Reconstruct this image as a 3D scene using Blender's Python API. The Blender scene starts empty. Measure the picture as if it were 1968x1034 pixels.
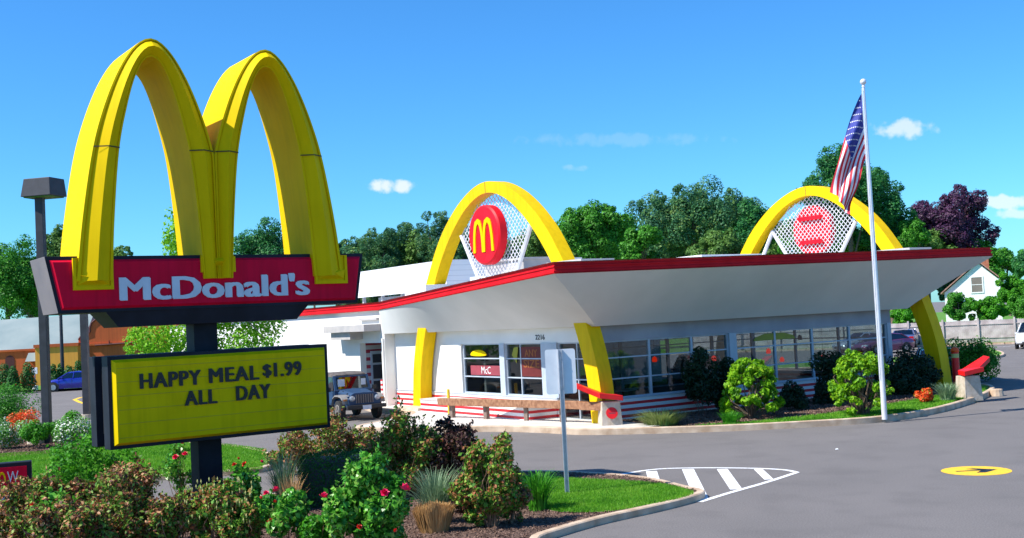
SKY_STR, SKY_TINT, EXPO = .08, (.50, 1.15, 1.68), .6
import bpy, bmesh, math, random
import numpy as np
from mathutils import Vector, Matrix
from mathutils.geometry import tessellate_polygon
PI = math.pi
random.seed(7)
SC = bpy.context.scene
COL = SC.collection

# ---------------------------------------------------------------- camera model
PW, PH, FL, CAMH = 1968, 1034, 2220.0, 3.8
ROLL, PITCH = math.radians(2.87), math.radians(2.45)
_fw = Vector((0, math.cos(PITCH), math.sin(PITCH)))
_up = Vector((0, -math.sin(PITCH), math.cos(PITCH)))
_r0 = Vector((1, 0, 0))
_r = _r0*math.cos(ROLL) - _up*math.sin(ROLL)
_u = _up*math.cos(ROLL) + _r0*math.sin(ROLL)
CP = Vector((0, 0, CAMH))
def ray(x, y): return _fw + _r*((x-PW/2)/FL) + _u*((PH/2-y)/FL)
def G(x, y, z=0.0):
    d = ray(x, y); return CP + d*((z-CAMH)/d.z)
def project(p):
    q = p-CP; z = q.dot(_fw); return (PW/2+FL*q.dot(_r)/z, PH/2-FL*q.dot(_u)/z)
def at(x, y, Y):
    d = ray(x, y); return CP + d*(Y/d.y)
TH = math.radians(57.5)
U = Vector((math.sin(TH), math.cos(TH), 0)); V = Vector((-math.cos(TH), math.sin(TH), 0))
BO = Vector((2.8915, 37.9027, 0))
def B(u, v, z=0.0): return BO + U*u + V*v + Vector((0, 0, z))

cam = bpy.data.cameras.new('camera'); co = bpy.data.objects.new('camera', cam); COL.objects.link(co)
co.matrix_world = Matrix((( _r.x, _u.x, -_fw.x, 0), (_r.y, _u.y, -_fw.y, 0), (_r.z, _u.z, -_fw.z, CAMH), (0, 0, 0, 1)))
cam.sensor_fit = 'HORIZONTAL'; cam.sensor_width = 36; cam.lens = 36*FL/PW
cam.clip_start = .1; cam.clip_end = 5000
SC.camera = co

# ---------------------------------------------------------------- materials
def nd(nt, t, **k):
    n = nt.nodes.new(t)
    for a, b in k.items(): setattr(n, a, b)
    return n
MATS = {}
def mat(name, col, rough=.6, metal=0., var=.12, scale=3., bump=0., bscale=40., spec=.5, col2=None, coat=0., detail=6, contrast=(.35, .65), streak=0.):
    m = bpy.data.materials.new(name); m.use_nodes = True; nt = m.node_tree; b = nt.nodes['Principled BSDF']
    b.inputs['Roughness'].default_value = rough; b.inputs['Metallic'].default_value = metal
    b.inputs['Specular IOR Level'].default_value = spec; b.inputs['Coat Weight'].default_value = coat
    tc = nd(nt, 'ShaderNodeTexCoord')
    n = nd(nt, 'ShaderNodeTexNoise'); n.inputs['Scale'].default_value = scale; n.inputs['Detail'].default_value = detail
    nt.links.new(tc.outputs['Object'], n.inputs['Vector'])
    cr = nd(nt, 'ShaderNodeValToRGB'); cr.color_ramp.elements[0].position = contrast[0]; cr.color_ramp.elements[1].position = contrast[1]
    c = Vector(col); c2 = Vector(col2) if col2 else c*(1+var)
    c1 = c if col2 else c*(1-var)
    cr.color_ramp.elements[0].color = (*c1, 1); cr.color_ramp.elements[1].color = (*[min(1, q) for q in c2], 1)
    nt.links.new(n.outputs['Fac'], cr.inputs['Fac']); nt.links.new(cr.outputs['Color'], b.inputs['Base Color'])
    if streak:   # rain streaks and grime running down the surface
        mp = nd(nt, 'ShaderNodeMapping'); mp.inputs['Scale'].default_value = (7, 7, .45); nt.links.new(tc.outputs['Object'], mp.inputs['Vector'])
        ns = nd(nt, 'ShaderNodeTexNoise'); ns.inputs['Scale'].default_value = 1.; ns.inputs['Detail'].default_value = 7; nt.links.new(mp.outputs[0], ns.inputs['Vector'])
        rs_ = nd(nt, 'ShaderNodeValToRGB'); rs_.color_ramp.elements[0].position = .34; rs_.color_ramp.elements[0].color = (1-streak, 1-streak, 1-streak*1.1, 1); rs_.color_ramp.elements[1].position = .55; rs_.color_ramp.elements[1].color = (1, 1, 1, 1)
        nt.links.new(ns.outputs['Fac'], rs_.inputs['Fac']); mu = nd(nt, 'ShaderNodeMix', data_type='RGBA', blend_type='MULTIPLY'); mu.inputs[0].default_value = 1
        nt.links.new(cr.outputs['Color'], mu.inputs[6]); nt.links.new(rs_.outputs[0], mu.inputs[7]); nt.links.new(mu.outputs[2], b.inputs['Base Color'])
    if bump:
        n2 = nd(nt, 'ShaderNodeTexNoise'); n2.inputs['Scale'].default_value = bscale; n2.inputs['Detail'].default_value = 4
        nt.links.new(tc.outputs['Object'], n2.inputs['Vector'])
        bp = nd(nt, 'ShaderNodeBump'); bp.inputs['Strength'].default_value = bump; bp.inputs['Distance'].default_value = .02
        nt.links.new(n2.outputs['Fac'], bp.inputs['Height']); nt.links.new(bp.outputs['Normal'], b.inputs['Normal'])
    MATS[name] = m
    return m
def leafmat(name, cols, trans=.35, rough=.55, nscale=.5, nw=1.6, rw=.75, const=False):
    """leaf: per-leaf random colour out of a list, diffuse + translucent"""
    m = bpy.data.materials.new(name); m.use_nodes = True; nt = m.node_tree
    for n in list(nt.nodes): nt.nodes.remove(n)
    out = nd(nt, 'ShaderNodeOutputMaterial'); geo = nd(nt, 'ShaderNodeNewGeometry'); cr = nd(nt, 'ShaderNodeValToRGB')
    cr.color_ramp.elements[0].position = 0; cr.color_ramp.elements[0].color = (*cols[0], 1)
    cr.color_ramp.elements[1].position = 1; cr.color_ramp.elements[1].color = (*cols[-1], 1)
    for i, c in enumerate(cols[1:-1]):
        e = cr.color_ramp.elements.new((i+1)/(len(cols)-1)); e.color = (*c, 1)
    if const: cr.color_ramp.interpolation = 'CONSTANT'
    tc = nd(nt, 'ShaderNodeTexCoord'); no = nd(nt, 'ShaderNodeTexNoise'); no.inputs['Scale'].default_value = nscale; no.inputs['Detail'].default_value = 3
    nt.links.new(tc.outputs['Object'], no.inputs['Vector'])
    mx = nd(nt, 'ShaderNodeMath', operation='MULTIPLY_ADD'); mx.inputs[1].default_value = nw; mx.inputs[2].default_value = -nw/2
    nt.links.new(no.outputs['Fac'], mx.inputs[0])
    ad = nd(nt, 'ShaderNodeMath', operation='MULTIPLY_ADD'); ad.inputs[1].default_value = rw
    nt.links.new(geo.outputs['Random Per Island'], ad.inputs[0])
    a2 = nd(nt, 'ShaderNodeMath', operation='ADD'); a2.inputs[1].default_value = .12
    nt.links.new(mx.outputs[0], a2.inputs[0]); nt.links.new(a2.outputs[0], ad.inputs[2]); nt.links.new(ad.outputs[0], cr.inputs['Fac'])
    p = nd(nt, 'ShaderNodeBsdfPrincipled'); p.inputs['Roughness'].default_value = rough; p.inputs['Specular IOR Level'].default_value = .3
    t = nd(nt, 'ShaderNodeBsdfTranslucent'); ms = nd(nt, 'ShaderNodeMixShader'); ms.inputs[0].default_value = trans
    nt.links.new(cr.outputs[0], p.inputs['Base Color']); nt.links.new(cr.outputs[0], t.inputs['Color'])
    nt.links.new(p.outputs[0], ms.inputs[1]); nt.links.new(t.outputs[0], ms.inputs[2]); nt.links.new(ms.outputs[0], out.inputs[0])
    MATS[name] = m
    return m
def glass(name, tint=(.48, .58, .60), refl=.03, rough=.02):
    m = bpy.data.materials.new(name); m.use_nodes = True; nt = m.node_tree
    for n in list(nt.nodes): nt.nodes.remove(n)
    out = nd(nt, 'ShaderNodeOutputMaterial'); tr = nd(nt, 'ShaderNodeBsdfTransparent'); tr.inputs[0].default_value = (*tint, 1)
    gl = nd(nt, 'ShaderNodeBsdfGlossy'); gl.inputs['Roughness'].default_value = rough
    # thin-pane Schlick reflectance, the same from both sides of the pane
    ge = nd(nt, 'ShaderNodeNewGeometry'); dp = nd(nt, 'ShaderNodeVectorMath', operation='DOT_PRODUCT'); nt.links.new(ge.outputs['Normal'], dp.inputs[0]); nt.links.new(ge.outputs['Incoming'], dp.inputs[1])
    ab = nd(nt, 'ShaderNodeMath', operation='ABSOLUTE'); nt.links.new(dp.outputs['Value'], ab.inputs[0])
    om = nd(nt, 'ShaderNodeMath', operation='SUBTRACT'); om.inputs[0].default_value = 1; nt.links.new(ab.outputs[0], om.inputs[1])
    pw = nd(nt, 'ShaderNodeMath', operation='POWER'); pw.inputs[1].default_value = 4; nt.links.new(om.outputs[0], pw.inputs[0])
    ma = nd(nt, 'ShaderNodeMath', operation='MULTIPLY_ADD'); ma.inputs[1].default_value = .9; ma.inputs[2].default_value = .07+refl; nt.links.new(pw.outputs[0], ma.inputs[0])
    ms = nd(nt, 'ShaderNodeMixShader'); nt.links.new(ma.outputs[0], ms.inputs[0]); nt.links.new(tr.outputs[0], ms.inputs[1]); nt.links.new(gl.outputs[0], ms.inputs[2])
    nt.links.new(ms.outputs[0], out.inputs[0]); MATS[name] = m
    return m
def emit(name, col, st, base=(.5, .1, .02)):
    m = mat(name, base, .5); b = m.node_tree.nodes['Principled BSDF']
    b.inputs['Emission Color'].default_value = (*col, 1); b.inputs['Emission Strength'].default_value = st
    return m
def banded(name, ca, cb, period, duty, axis='Z', rough=.5, fine=0):
    """flat bands of two paints across an axis of object space"""
    m = bpy.data.materials.new(name); m.use_nodes = True; nt = m.node_tree; b = nt.nodes['Principled BSDF']
    b.inputs['Roughness'].default_value = rough
    tc = nd(nt, 'ShaderNodeTexCoord'); sx = nd(nt, 'ShaderNodeSeparateXYZ'); nt.links.new(tc.outputs['Object'], sx.inputs[0])
    dv = nd(nt, 'ShaderNodeMath', operation='DIVIDE'); dv.inputs[1].default_value = period; nt.links.new(sx.outputs[axis], dv.inputs[0])
    fr = nd(nt, 'ShaderNodeMath', operation='FRACT'); nt.links.new(dv.outputs[0], fr.inputs[0])
    lt = nd(nt, 'ShaderNodeMath', operation='LESS_THAN'); lt.inputs[1].default_value = duty; nt.links.new(fr.outputs[0], lt.inputs[0])
    mx = nd(nt, 'ShaderNodeMix', data_type='RGBA'); mx.inputs[6].default_value = (*cb, 1); mx.inputs[7].default_value = (*ca, 1)
    nt.links.new(lt.outputs[0], mx.inputs[0]); nt.links.new(mx.outputs[2], b.inputs['Base Color'])
    MATS[name] = m
    return m

M = MATS
mat('sign_yellow', (.78, .52, .0), .65, scale=1.2, col2=(.84, .57, .001), spec=.08, streak=.07)
mat('arch_yellow', (.82, .50, .0), .55, scale=.8, col2=(.87, .56, .002), spec=.15, streak=.10)
mat('board_yellow', (.74, .52, .0), .6, scale=1.5, col2=(.82, .58, .001), spec=.08, streak=.12)
mat('sign_red', (.72, .003, .032), .55, scale=1., col2=(.80, .004, .042), spec=.1, streak=.14)
mat('roof_red', (.56, .004, .010), .6, scale=2., col2=(.66, .008, .016), spec=.15)
mat('disc_red', (.72, .004, .016), .5, scale=2., col2=(.78, .008, .022), spec=.2)
mat('cap_red', (.65, .004, .006), .45, scale=4., col2=(.74, .01, .01))
mat('sign_dark', (.012, .014, .024), .6, var=.3, scale=2., spec=.25)
mat('sign_end', (.17, .15, .16), .6, scale=1.5, col2=(.22, .19, .19))
mat('pole_dark', (.012, .014, .022), .6, var=.25, scale=3., spec=.2)
mat('lamp_metal', (.03, .03, .04), .6, var=.25, scale=3.)
mat('letter_white', (.62, .66, .72), .4, var=.06)
mat('letter_black', (.012, .012, .012), .5, var=.2)
mat('dark_seam', (.05, .04, .01), .7)
mat('white_wall', (.78, .76, .72), .75, scale=.7, col2=(.84, .83, .80), bump=.1)
mat('soffit', (.62, .62, .595), .8, scale=.35, col2=(.72, .715, .69), bump=.05, detail=8)
mat('roof_top', (.5, .5, .5), .9, scale=1., col2=(.6, .6, .6))
mat('alu', (.40, .46, .54), .5, .0, scale=2., col2=(.48, .54, .62))
mat('bright_metal', (.74, .72, .74), .3, .25, scale=5., col2=(.82, .80, .82))
mat('galv', (.42, .45, .5), .5, .5, scale=6., col2=(.55, .57, .62))
mat('sign_back', (.72, .74, .78), .5, .0, scale=2.5, col2=(.84, .86, .88))
mat('wood', (.22, .095, .045), .8, scale=9., col2=(.38, .19, .10), bump=.4)
mat('wood_post', (.16, .11, .09), .8, scale=9., col2=(.25, .18, .14), bump=.4)
mat('wood_fence', (.36, .30, .29), .85, scale=2., col2=(.52, .45, .43), bump=.2)
mat('concrete', (.46, .37, .27), .85, scale=6., col2=(.58, .50, .41), bump=.4)
mat('kerb_stone', (.42, .29, .19), .85, scale=2.5, col2=(.62, .48, .35), bump=.4, detail=10)
mat('walk', (.50, .46, .42), .85, scale=1.5, col2=(.62, .58, .53), bump=.2)
mat('grass_soil', (.06, .17, .012), .95, scale=2., col2=(.12, .28, .02), bump=.8, bscale=60)
mat('mulch', (.05, .028, .02), .95, scale=14., col2=(.15, .09, .065), bump=1., bscale=30)
mat('paint_white', (.20, .19, .185), .7, scale=16., col2=(.80, .80, .80), contrast=(.30, .40), detail=10)
mat('paint_yellow', (.22, .17, .10), .7, scale=14., col2=(.85, .50, .02), contrast=(.30, .40), detail=10)
mat('bark', (.10, .065, .045), .9, scale=6., col2=(.20, .14, .10), bump=.6)
mat('twig', (.22, .12, .07), .85, scale=9., col2=(.40, .24, .15))
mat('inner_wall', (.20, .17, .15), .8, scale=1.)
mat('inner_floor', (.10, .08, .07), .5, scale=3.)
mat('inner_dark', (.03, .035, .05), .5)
mat('table_top', (.35, .38, .42), .4)
mat('chair_red', (.5, .02, .03), .5)
mat('screen_white', (.72, .73, .75), .6, scale=.8, col2=(.80, .81, .83))
mat('hvac', (.42, .40, .40), .6, scale=2., col2=(.52, .48, .46))
mat('lattice', (.66, .66, .70), .5)
mat('beam_shade_grey', (.30, .30, .34), .8, scale=1., col2=(.38, .38, .42))  # the front beam's shade under the canopy is put into this grey
mat('tyre', (.02, .02, .02), .85, var=.3, scale=12.)
mat('rim', (.5, .5, .52), .3, .8)
mat('rim_dull', (.25, .22, .2), .5, .4)
mat('car_blue', (.01, .02, .32), .25, .3, coat=1.)
mat('car_navy', (.008, .014, .055), .22, .3, coat=1.)
mat('car_silver', (.5, .52, .55), .3, .6, coat=1.)
mat('car_bluegrey', (.13, .18, .36), .3, .5, coat=1.)
mat('car_maroon', (.16, .03, .10), .3, .4, coat=1.)
mat('car_white', (.7, .7, .72), .3, .0, coat=1.)
mat('suv_blue', (.01, .08, .45), .3, .2, coat=1.)
mat('jeep_blue', (.020, .052, .115), .5, .0, scale=2., col2=(.026, .066, .14), spec=.3)
mat('jeep_trim', (.20, .19, .18), .7, scale=5.)
mat('jeep_top', (.055, .045, .04), .85, scale=5., col2=(.14, .12, .11))
mat('black_trim', (.02, .02, .022), .6)
mat('chrome', (.7, .7, .7), .15, 1.)
mat('head_lens', (.42, .45, .48), .2, .3)
mat('tail_lens', (.4, .01, .01), .2)
mat('amber_lens', (.6, .18, .02), .3)
mat('orange_wall', (.55, .10, .022), .85, scale=.4, col2=(.66, .13, .03), streak=.15)
mat('orange_wall_lit', (.85, .33, .045), .85, scale=.4, col2=(.90, .38, .055), streak=.1)  # projecting orange wing, its sunlit yellow put into the colour
mat('green_roof', (.19, .25, .25), .7, scale=.4, col2=(.26, .31, .30))
mat('brown_trim', (.10, .02, .02), .7)
mat('enamel_white', (.78, .78, .78), .5); mat('enamel_yellow', (.80, .50, .02), .5)
mat('house_white', (.80, .80, .80), .75, scale=1., col2=(.85, .85, .85))
mat('shingle', (.30, .16, .13), .9, scale=4., col2=(.42, .25, .20))
mat('brick', (.34, .11, .06), .9, scale=5., col2=(.46, .18, .10))
mat('flag_red', (.60, .01, .03), .7); mat('flag_white', (.75, .75, .80), .7); mat('flag_blue', (.015, .03, .25), .7)
mat('petal_pink', (.75, .01, .10), .5, var=.25, scale=30.)
mat('petal_red', (.62, .03, .015), .5, var=.25, scale=30.)
mat('petal_orange', (.80, .09, .01), .5, var=.2, scale=20.)
mat('petal_white', (.75, .74, .70), .5)
mat('bud_cream', (.48, .46, .14), .6)
mat('poster_red', (.13, .012, .01), .6)
mat('poster_ink', (.30, .09, .015), .6)
mat('poster_pink', (.30, .05, .07), .6)
mat('board_olive', (.28, .27, .02), .6); mat('track_dark', (.52, .38, .0), .6)
mat('cone_orange', (.80, .08, .0), .5)
banded('stripes', (.66, .02, .03), (.80, .78, .77), .215, .46)
banded('stripes_tall', (.35, .02, .05), (.50, .50, .52), .36, .45)
banded('clap', (.80, .80, .80), (.62, .62, .64), .25, .9)
glass('window_glass'); glass('dimming_glass', (.42, .46, .50)); glass('car_glass', (.10, .12, .13), .06); glass('house_glass', (.3, .35, .4), .15)  # tint of the rear panes is added to darken the sunlit lot behind
emit('lamp_glow', (1, .03, .005), .55, (.6, .05, .01))
emit('tail_glow', (1, .02, .01), 1.2, (.5, .01, .01))

# asphalt: fine aggregate, tar patches and cracks
def asphalt():
    m = mat('asphalt', (.150, .137, .131), .9, scale=.35, col2=(.174, .158, .151), bump=.6, bscale=90, contrast=(.3, .7))
    nt = m.node_tree; b = nt.nodes['Principled BSDF']; cr = [n for n in nt.nodes if n.type == 'VALTORGB'][0]
    tc = [n for n in nt.nodes if n.type == 'TEX_COORD'][0]
    n = nd(nt, 'ShaderNodeTexNoise'); n.inputs['Scale'].default_value = 35; n.inputs['Detail'].default_value = 3; nt.links.new(tc.outputs['Object'], n.inputs['Vector'])
    r2 = nd(nt, 'ShaderNodeValToRGB'); r2.color_ramp.elements[0].position = .3; r2.color_ramp.elements[0].color = (.72, .72, .72, 1); r2.color_ramp.elements[1].position = .7; r2.color_ramp.elements[1].color = (1.25, 1.25, 1.25, 1)
    nt.links.new(n.outputs['Fac'], r2.inputs[0])
    mx = nd(nt, 'ShaderNodeMix', data_type='RGBA', blend_type='MULTIPLY'); mx.inputs[0].default_value = 1
    nt.links.new(cr.outputs[0], mx.inputs[6]); nt.links.new(r2.outputs[0], mx.inputs[7])
    # oil-darkened soft stains
    n3 = nd(nt, 'ShaderNodeTexNoise'); n3.inputs['Scale'].default_value = .9; n3.inputs['Detail'].default_value = 8; nt.links.new(tc.outputs['Object'], n3.inputs['Vector'])
    r3 = nd(nt, 'ShaderNodeValToRGB'); r3.color_ramp.elements[0].position = .36; r3.color_ramp.elements[0].color = (.90, .90, .90, 1); r3.color_ramp.elements[1].position = .5; r3.color_ramp.elements[1].color = (1, 1, 1, 1)
    nt.links.new(n3.outputs['Fac'], r3.inputs[0])
    m2 = nd(nt, 'ShaderNodeMix', data_type='RGBA', blend_type='MULTIPLY'); m2.inputs[0].default_value = 1
    nt.links.new(mx.outputs[2], m2.inputs[6]); nt.links.new(r3.outputs[0], m2.inputs[7]); 
    # thin meandering cracks, only in some areas, and a lighter worn film along the driving lines
    wv = nd(nt, 'ShaderNodeTexNoise'); wv.inputs['Scale'].default_value = 1.3; nt.links.new(tc.outputs['Object'], wv.inputs['Vector'])
    va = nd(nt, 'ShaderNodeMix', data_type='VECTOR'); va.inputs[0].default_value = .22; nt.links.new(tc.outputs['Object'], va.inputs[4]); nt.links.new(wv.outputs['Color'], va.inputs[5])
    vo = nd(nt, 'ShaderNodeTexVoronoi', feature='DISTANCE_TO_EDGE'); vo.inputs['Scale'].default_value = .24; nt.links.new(va.outputs[1], vo.inputs['Vector'])
    r4 = nd(nt, 'ShaderNodeValToRGB'); r4.color_ramp.elements[0].position = .0; r4.color_ramp.elements[0].color = (.55, .55, .55, 1); r4.color_ramp.elements[1].position = .006; r4.color_ramp.elements[1].color = (1, 1, 1, 1); nt.links.new(vo.outputs['Distance'], r4.inputs[0])
    m4 = nd(nt, 'ShaderNodeMix', data_type='RGBA', blend_type='MULTIPLY'); m4.inputs[0].default_value = .0; nt.links.new(m2.outputs[2], m4.inputs[6]); nt.links.new(r4.outputs[0], m4.inputs[7])
    nt.links.new(m4.outputs[2], b.inputs['Base Color'])
asphalt()

leafmat('leaf_oak', [(.012, .10, .038), (.026, .16, .05), (.05, .24, .055), (.09, .32, .06)])
leafmat('leaf_mid', [(.022, .13, .014), (.05, .23, .018), (.085, .33, .025), (.13, .42, .04)])
leafmat('leaf_pine', [(.024, .11, .06), (.045, .17, .075), (.08, .23, .075), (.19, .32, .07)], nw=2.2)
leafmat('leaf_olive', [(.06, .16, .035), (.11, .24, .045), (.19, .34, .06)])
leafmat('leaf_purple', [(.032, .014, .05), (.07, .024, .08), (.11, .036, .09), (.055, .05, .065)], .2)
leafmat('leaf_lime', [(.08, .28, .01), (.16, .45, .012), (.26, .56, .02), (.38, .64, .03)], .45)
leafmat('leaf_maple', [(.04, .15, .006), (.12, .34, .008), (.24, .50, .01), (.36, .56, .02)], .4, nscale=2)
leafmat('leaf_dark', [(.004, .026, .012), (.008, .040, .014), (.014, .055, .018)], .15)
leafmat('leaf_yew', [(.008, .075, .010), (.018, .12, .014), (.045, .19, .025)], .15, nscale=2)
leafmat('leaf_bronze', [(.08, .20, .02), (.20, .36, .04), (.07, .18, .02), (.26, .38, .06), (.30, .15, .045), (.09, .03, .025), (.42, .14, .06), (.52, .28, .14), (.13, .24, .03), (.16, .06, .03)], .25, nscale=2.2, nw=2.0, rw=.8, const=True)
leafmat('leaf_burgundy', [(.025, .010, .014), (.06, .016, .022), (.045, .035, .015), (.12, .035, .03), (.06, .08, .02)], .2, nscale=3)
leafmat('leaf_mixed', [(.04, .14, .015), (.11, .30, .025), (.26, .42, .05), (.32, .18, .05), (.40, .14, .06), (.07, .22, .02), (.18, .36, .04)], .3, nscale=2.2, nw=2.0, rw=.8, const=True)
leafmat('leaf_rose', [(.02, .11, .014), (.05, .26, .022), (.13, .42, .035), (.34, .50, .10)], .3, .32, nscale=3)
leafmat('leaf_fresh', [(.03, .17, .01), (.07, .32, .015), (.15, .46, .02)], .4, nscale=2)
leafmat('blade_lawn', [(.05, .20, .008), (.10, .32, .012), (.16, .42, .02), (.24, .44, .04)], .35, nscale=1)
leafmat('blade_blue', [(.12, .22, .12), (.22, .34, .18), (.34, .44, .24)], .3)
leafmat('blade_tan', [(.34, .20, .08), (.55, .32, .13), (.62, .42, .20)], .3)
leafmat('blade_olive', [(.14, .20, .05), (.26, .33, .10), (.36, .42, .15)], .3)
leafmat('blade_green', [(.03, .20, .01), (.07, .32, .015), (.12, .42, .03)], .35)
leafmat('chips', [(.05, .028, .022), (.13, .075, .055), (.26, .17, .13), (.16, .085, .06)], .0, .9, nscale=3)
leafmat('tuft_orange', [(.80, .07, .01), (.85, .15, .02), (.75, .05, .01), (.20, .35, .03)], .2, nscale=4)
leafmat('tuft_white', [(.12, .34, .04), (.10, .30, .03), (.8, .8, .74), (.08, .28, .02), (.14, .36, .04)], .2, nscale=6, nw=1.2, rw=1., const=True)
# ---------------------------------------------------------------- objects
ORG = {}       # world origin of each root / part (for parts built in world coordinates)
def setp(o, label=None, cat=None, group=None, kind=None):
    if label: o['label'] = label
    if cat: o['category'] = cat
    if group: o['group'] = group
    if kind: o['kind'] = kind
    return o
def thing(name, label, cat, loc=(0, 0, 0), rz=0., group=None):
    o = bpy.data.objects.new(name, None); COL.objects.link(o); o.empty_display_size = .2
    o.location = loc; o.rotation_euler = (0, 0, rz); ORG[o.name] = Vector(loc)
    return setp(o, label, cat, group)
def origin_of(o):
    return ORG.get(o.name, Vector((0, 0, 0))) if o else Vector((0, 0, 0))
class MB:
    """collects shapes in world (or local) coordinates, linked as one mesh object"""
    def __init__(s): s.v = []; s.f = []; s.m = []; s.mi = 0
    def add(s, vs, fs):
        n = len(s.v); s.v += [Vector(p) for p in vs]; s.f += [tuple(i+n for i in f) for f in fs]; s.m += [s.mi]*len(fs); return s
    def quad(s, *p): return s.add(p, [tuple(range(len(p)))])
    def hexa(s, p):
        return s.add(p, [(0, 3, 2, 1), (4, 5, 6, 7), (0, 1, 5, 4), (1, 2, 6, 5), (2, 3, 7, 6), (3, 0, 4, 7)])
    def box(s, a, b):
        (x0, y0, z0), (x1, y1, z1) = a, b
        return s.hexa([(x0, y0, z0), (x1, y0, z0), (x1, y1, z0), (x0, y1, z0), (x0, y0, z1), (x1, y0, z1), (x1, y1, z1), (x0, y1, z1)])
    def fbox(s, F, a0, a1, b0, b1, c0, c1):
        return s.hexa([F(a0, b0, c0), F(a1, b0, c0), F(a1, b1, c0), F(a0, b1, c0), F(a0, b0, c1), F(a1, b0, c1), F(a1, b1, c1), F(a0, b1, c1)])
    def prism(s, pts, d):
        n = len(pts); p = [Vector(q) for q in pts]; d = Vector(d)
        tris = tessellate_polygon([p])
        s.add(p + [q+d for q in p], [tuple(t) for t in tris] + [tuple(i+n for i in reversed(t)) for t in tris] + [(i, (i+1) % n, (i+1) % n+n, i+n) for i in range(n)])
        return s
    def poly(s, pts):
        p = [Vector(q) for q in pts]; return s.add(p, [tuple(t) for t in tessellate_polygon([p])])
    def loft(s, rings, closed=True, caps=True):
        n = len(rings[0]); vs = [p for r in rings for p in r]; fs = []
        for i in range(len(rings)-1):
            for j in range(n if closed else n-1):
                k = (j+1) % n; fs.append((i*n+j, i*n+k, (i+1)*n+k, (i+1)*n+j))
        if caps and closed: fs.append(tuple(range(n))); fs.append(tuple((len(rings)-1)*n+j for j in reversed(range(n))))
        return s.add(vs, fs)
    def tube(s, path, rad, n=8, caps=True):
        path = [Vector(p) for p in path]; rings = []
        if not hasattr(rad, '__len__'): rad = [rad]*len(path)
        for i, p in enumerate(path):
            d = (path[min(i+1, len(path)-1)]-path[max(i-1, 0)]).normalized()
            a = d.cross(Vector((0, 0, 1)) if abs(d.z) < .9 else Vector((1, 0, 0))).normalized(); b = d.cross(a)
            rings.append([p+(a*math.cos(t*2*PI/n)+b*math.sin(t*2*PI/n))*rad[i] for t in range(n)])
        return s.loft(rings, True, caps)
    def disc(s, c, ax, r, h, n=24, r2=None):
        c = Vector(c); ax = Vector(ax).normalized()
        return s.tube([c, c+ax*h], [r, r2 if r2 is not None else r], n)
    def build(s, name, mats, parent=None, local=False, smooth=False, bevel=0., **k):
        me = bpy.data.meshes.new(name); o0 = Vector((0, 0, 0)) if local else origin_of(parent)
        top = parent is None and not local
        if top and not k.get('world0'):
            xs = [p.x for p in s.v]; ys = [p.y for p in s.v]
            o0 = Vector(((min(xs)+max(xs))/2, (min(ys)+max(ys))/2, min(p.z for p in s.v)))
        me.from_pydata([p-o0 for p in s.v], [], s.f)
        if not isinstance(mats, (list, tuple)): mats = [mats]
        for m in mats: me.materials.append(M[m] if isinstance(m, str) else m)
        me.polygons.foreach_set('material_index', s.m)
        bm = bmesh.new(); bm.from_mesh(me)
        if k.get('weld', True): bmesh.ops.remove_doubles(bm, verts=bm.verts, dist=1e-5)
        bmesh.ops.recalc_face_normals(bm, faces=bm.faces)
        if bevel:
            es = [e for e in bm.edges if len(e.link_faces) == 2 and e.calc_face_angle(0) > .6]
            bmesh.ops.bevel(bm, geom=es, offset=bevel, segments=2, profile=.6, affect='EDGES', clamp_overlap=True)
        bm.to_mesh(me); bm.free()
        if smooth:
            me.polygons.foreach_set('use_smooth', [True]*len(me.polygons))
            try: me.set_sharp_from_angle(angle=smooth if smooth is not True else .7)
            except Exception: pass
        me.update()
        o = bpy.data.objects.new(name, me); COL.objects.link(o); o.parent = parent
        ORG[o.name] = o0 if not local else Vector((0, 0, 0))
        if top: o.location = o0
        return o
def struct(mb, name, mats, **k):
    o = mb.build(name, mats, **k); o['kind'] = 'structure'; return o
def copy_tree(o, parent=None):
    c = o.copy(); COL.objects.link(c); c.parent = parent
    for ch in o.children: copy_tree(ch, c)
    return c
def cr_spline(pts, n=8, closed=False):
    P_ = [Vector(p) for p in pts]; out = []; N = len(P_)
    rng = range(N) if closed else range(N-1)
    for i in rng:
        p0 = P_[(i-1) % N] if closed or i > 0 else P_[0]*2-P_[1]
        p1 = P_[i]; p2 = P_[(i+1) % N]
        p3 = P_[(i+2) % N] if closed or i+2 < N else P_[-1]*2-P_[-2]
        for k in range(n):
            t = k/n; out.append(.5*((2*p1)+(p2-p0)*t+(2*p0-5*p1+4*p2-p3)*t*t+(3*p1-p0-3*p2+p3)*t**3))
    if not closed: out.append(P_[-1])
    return out
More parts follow.
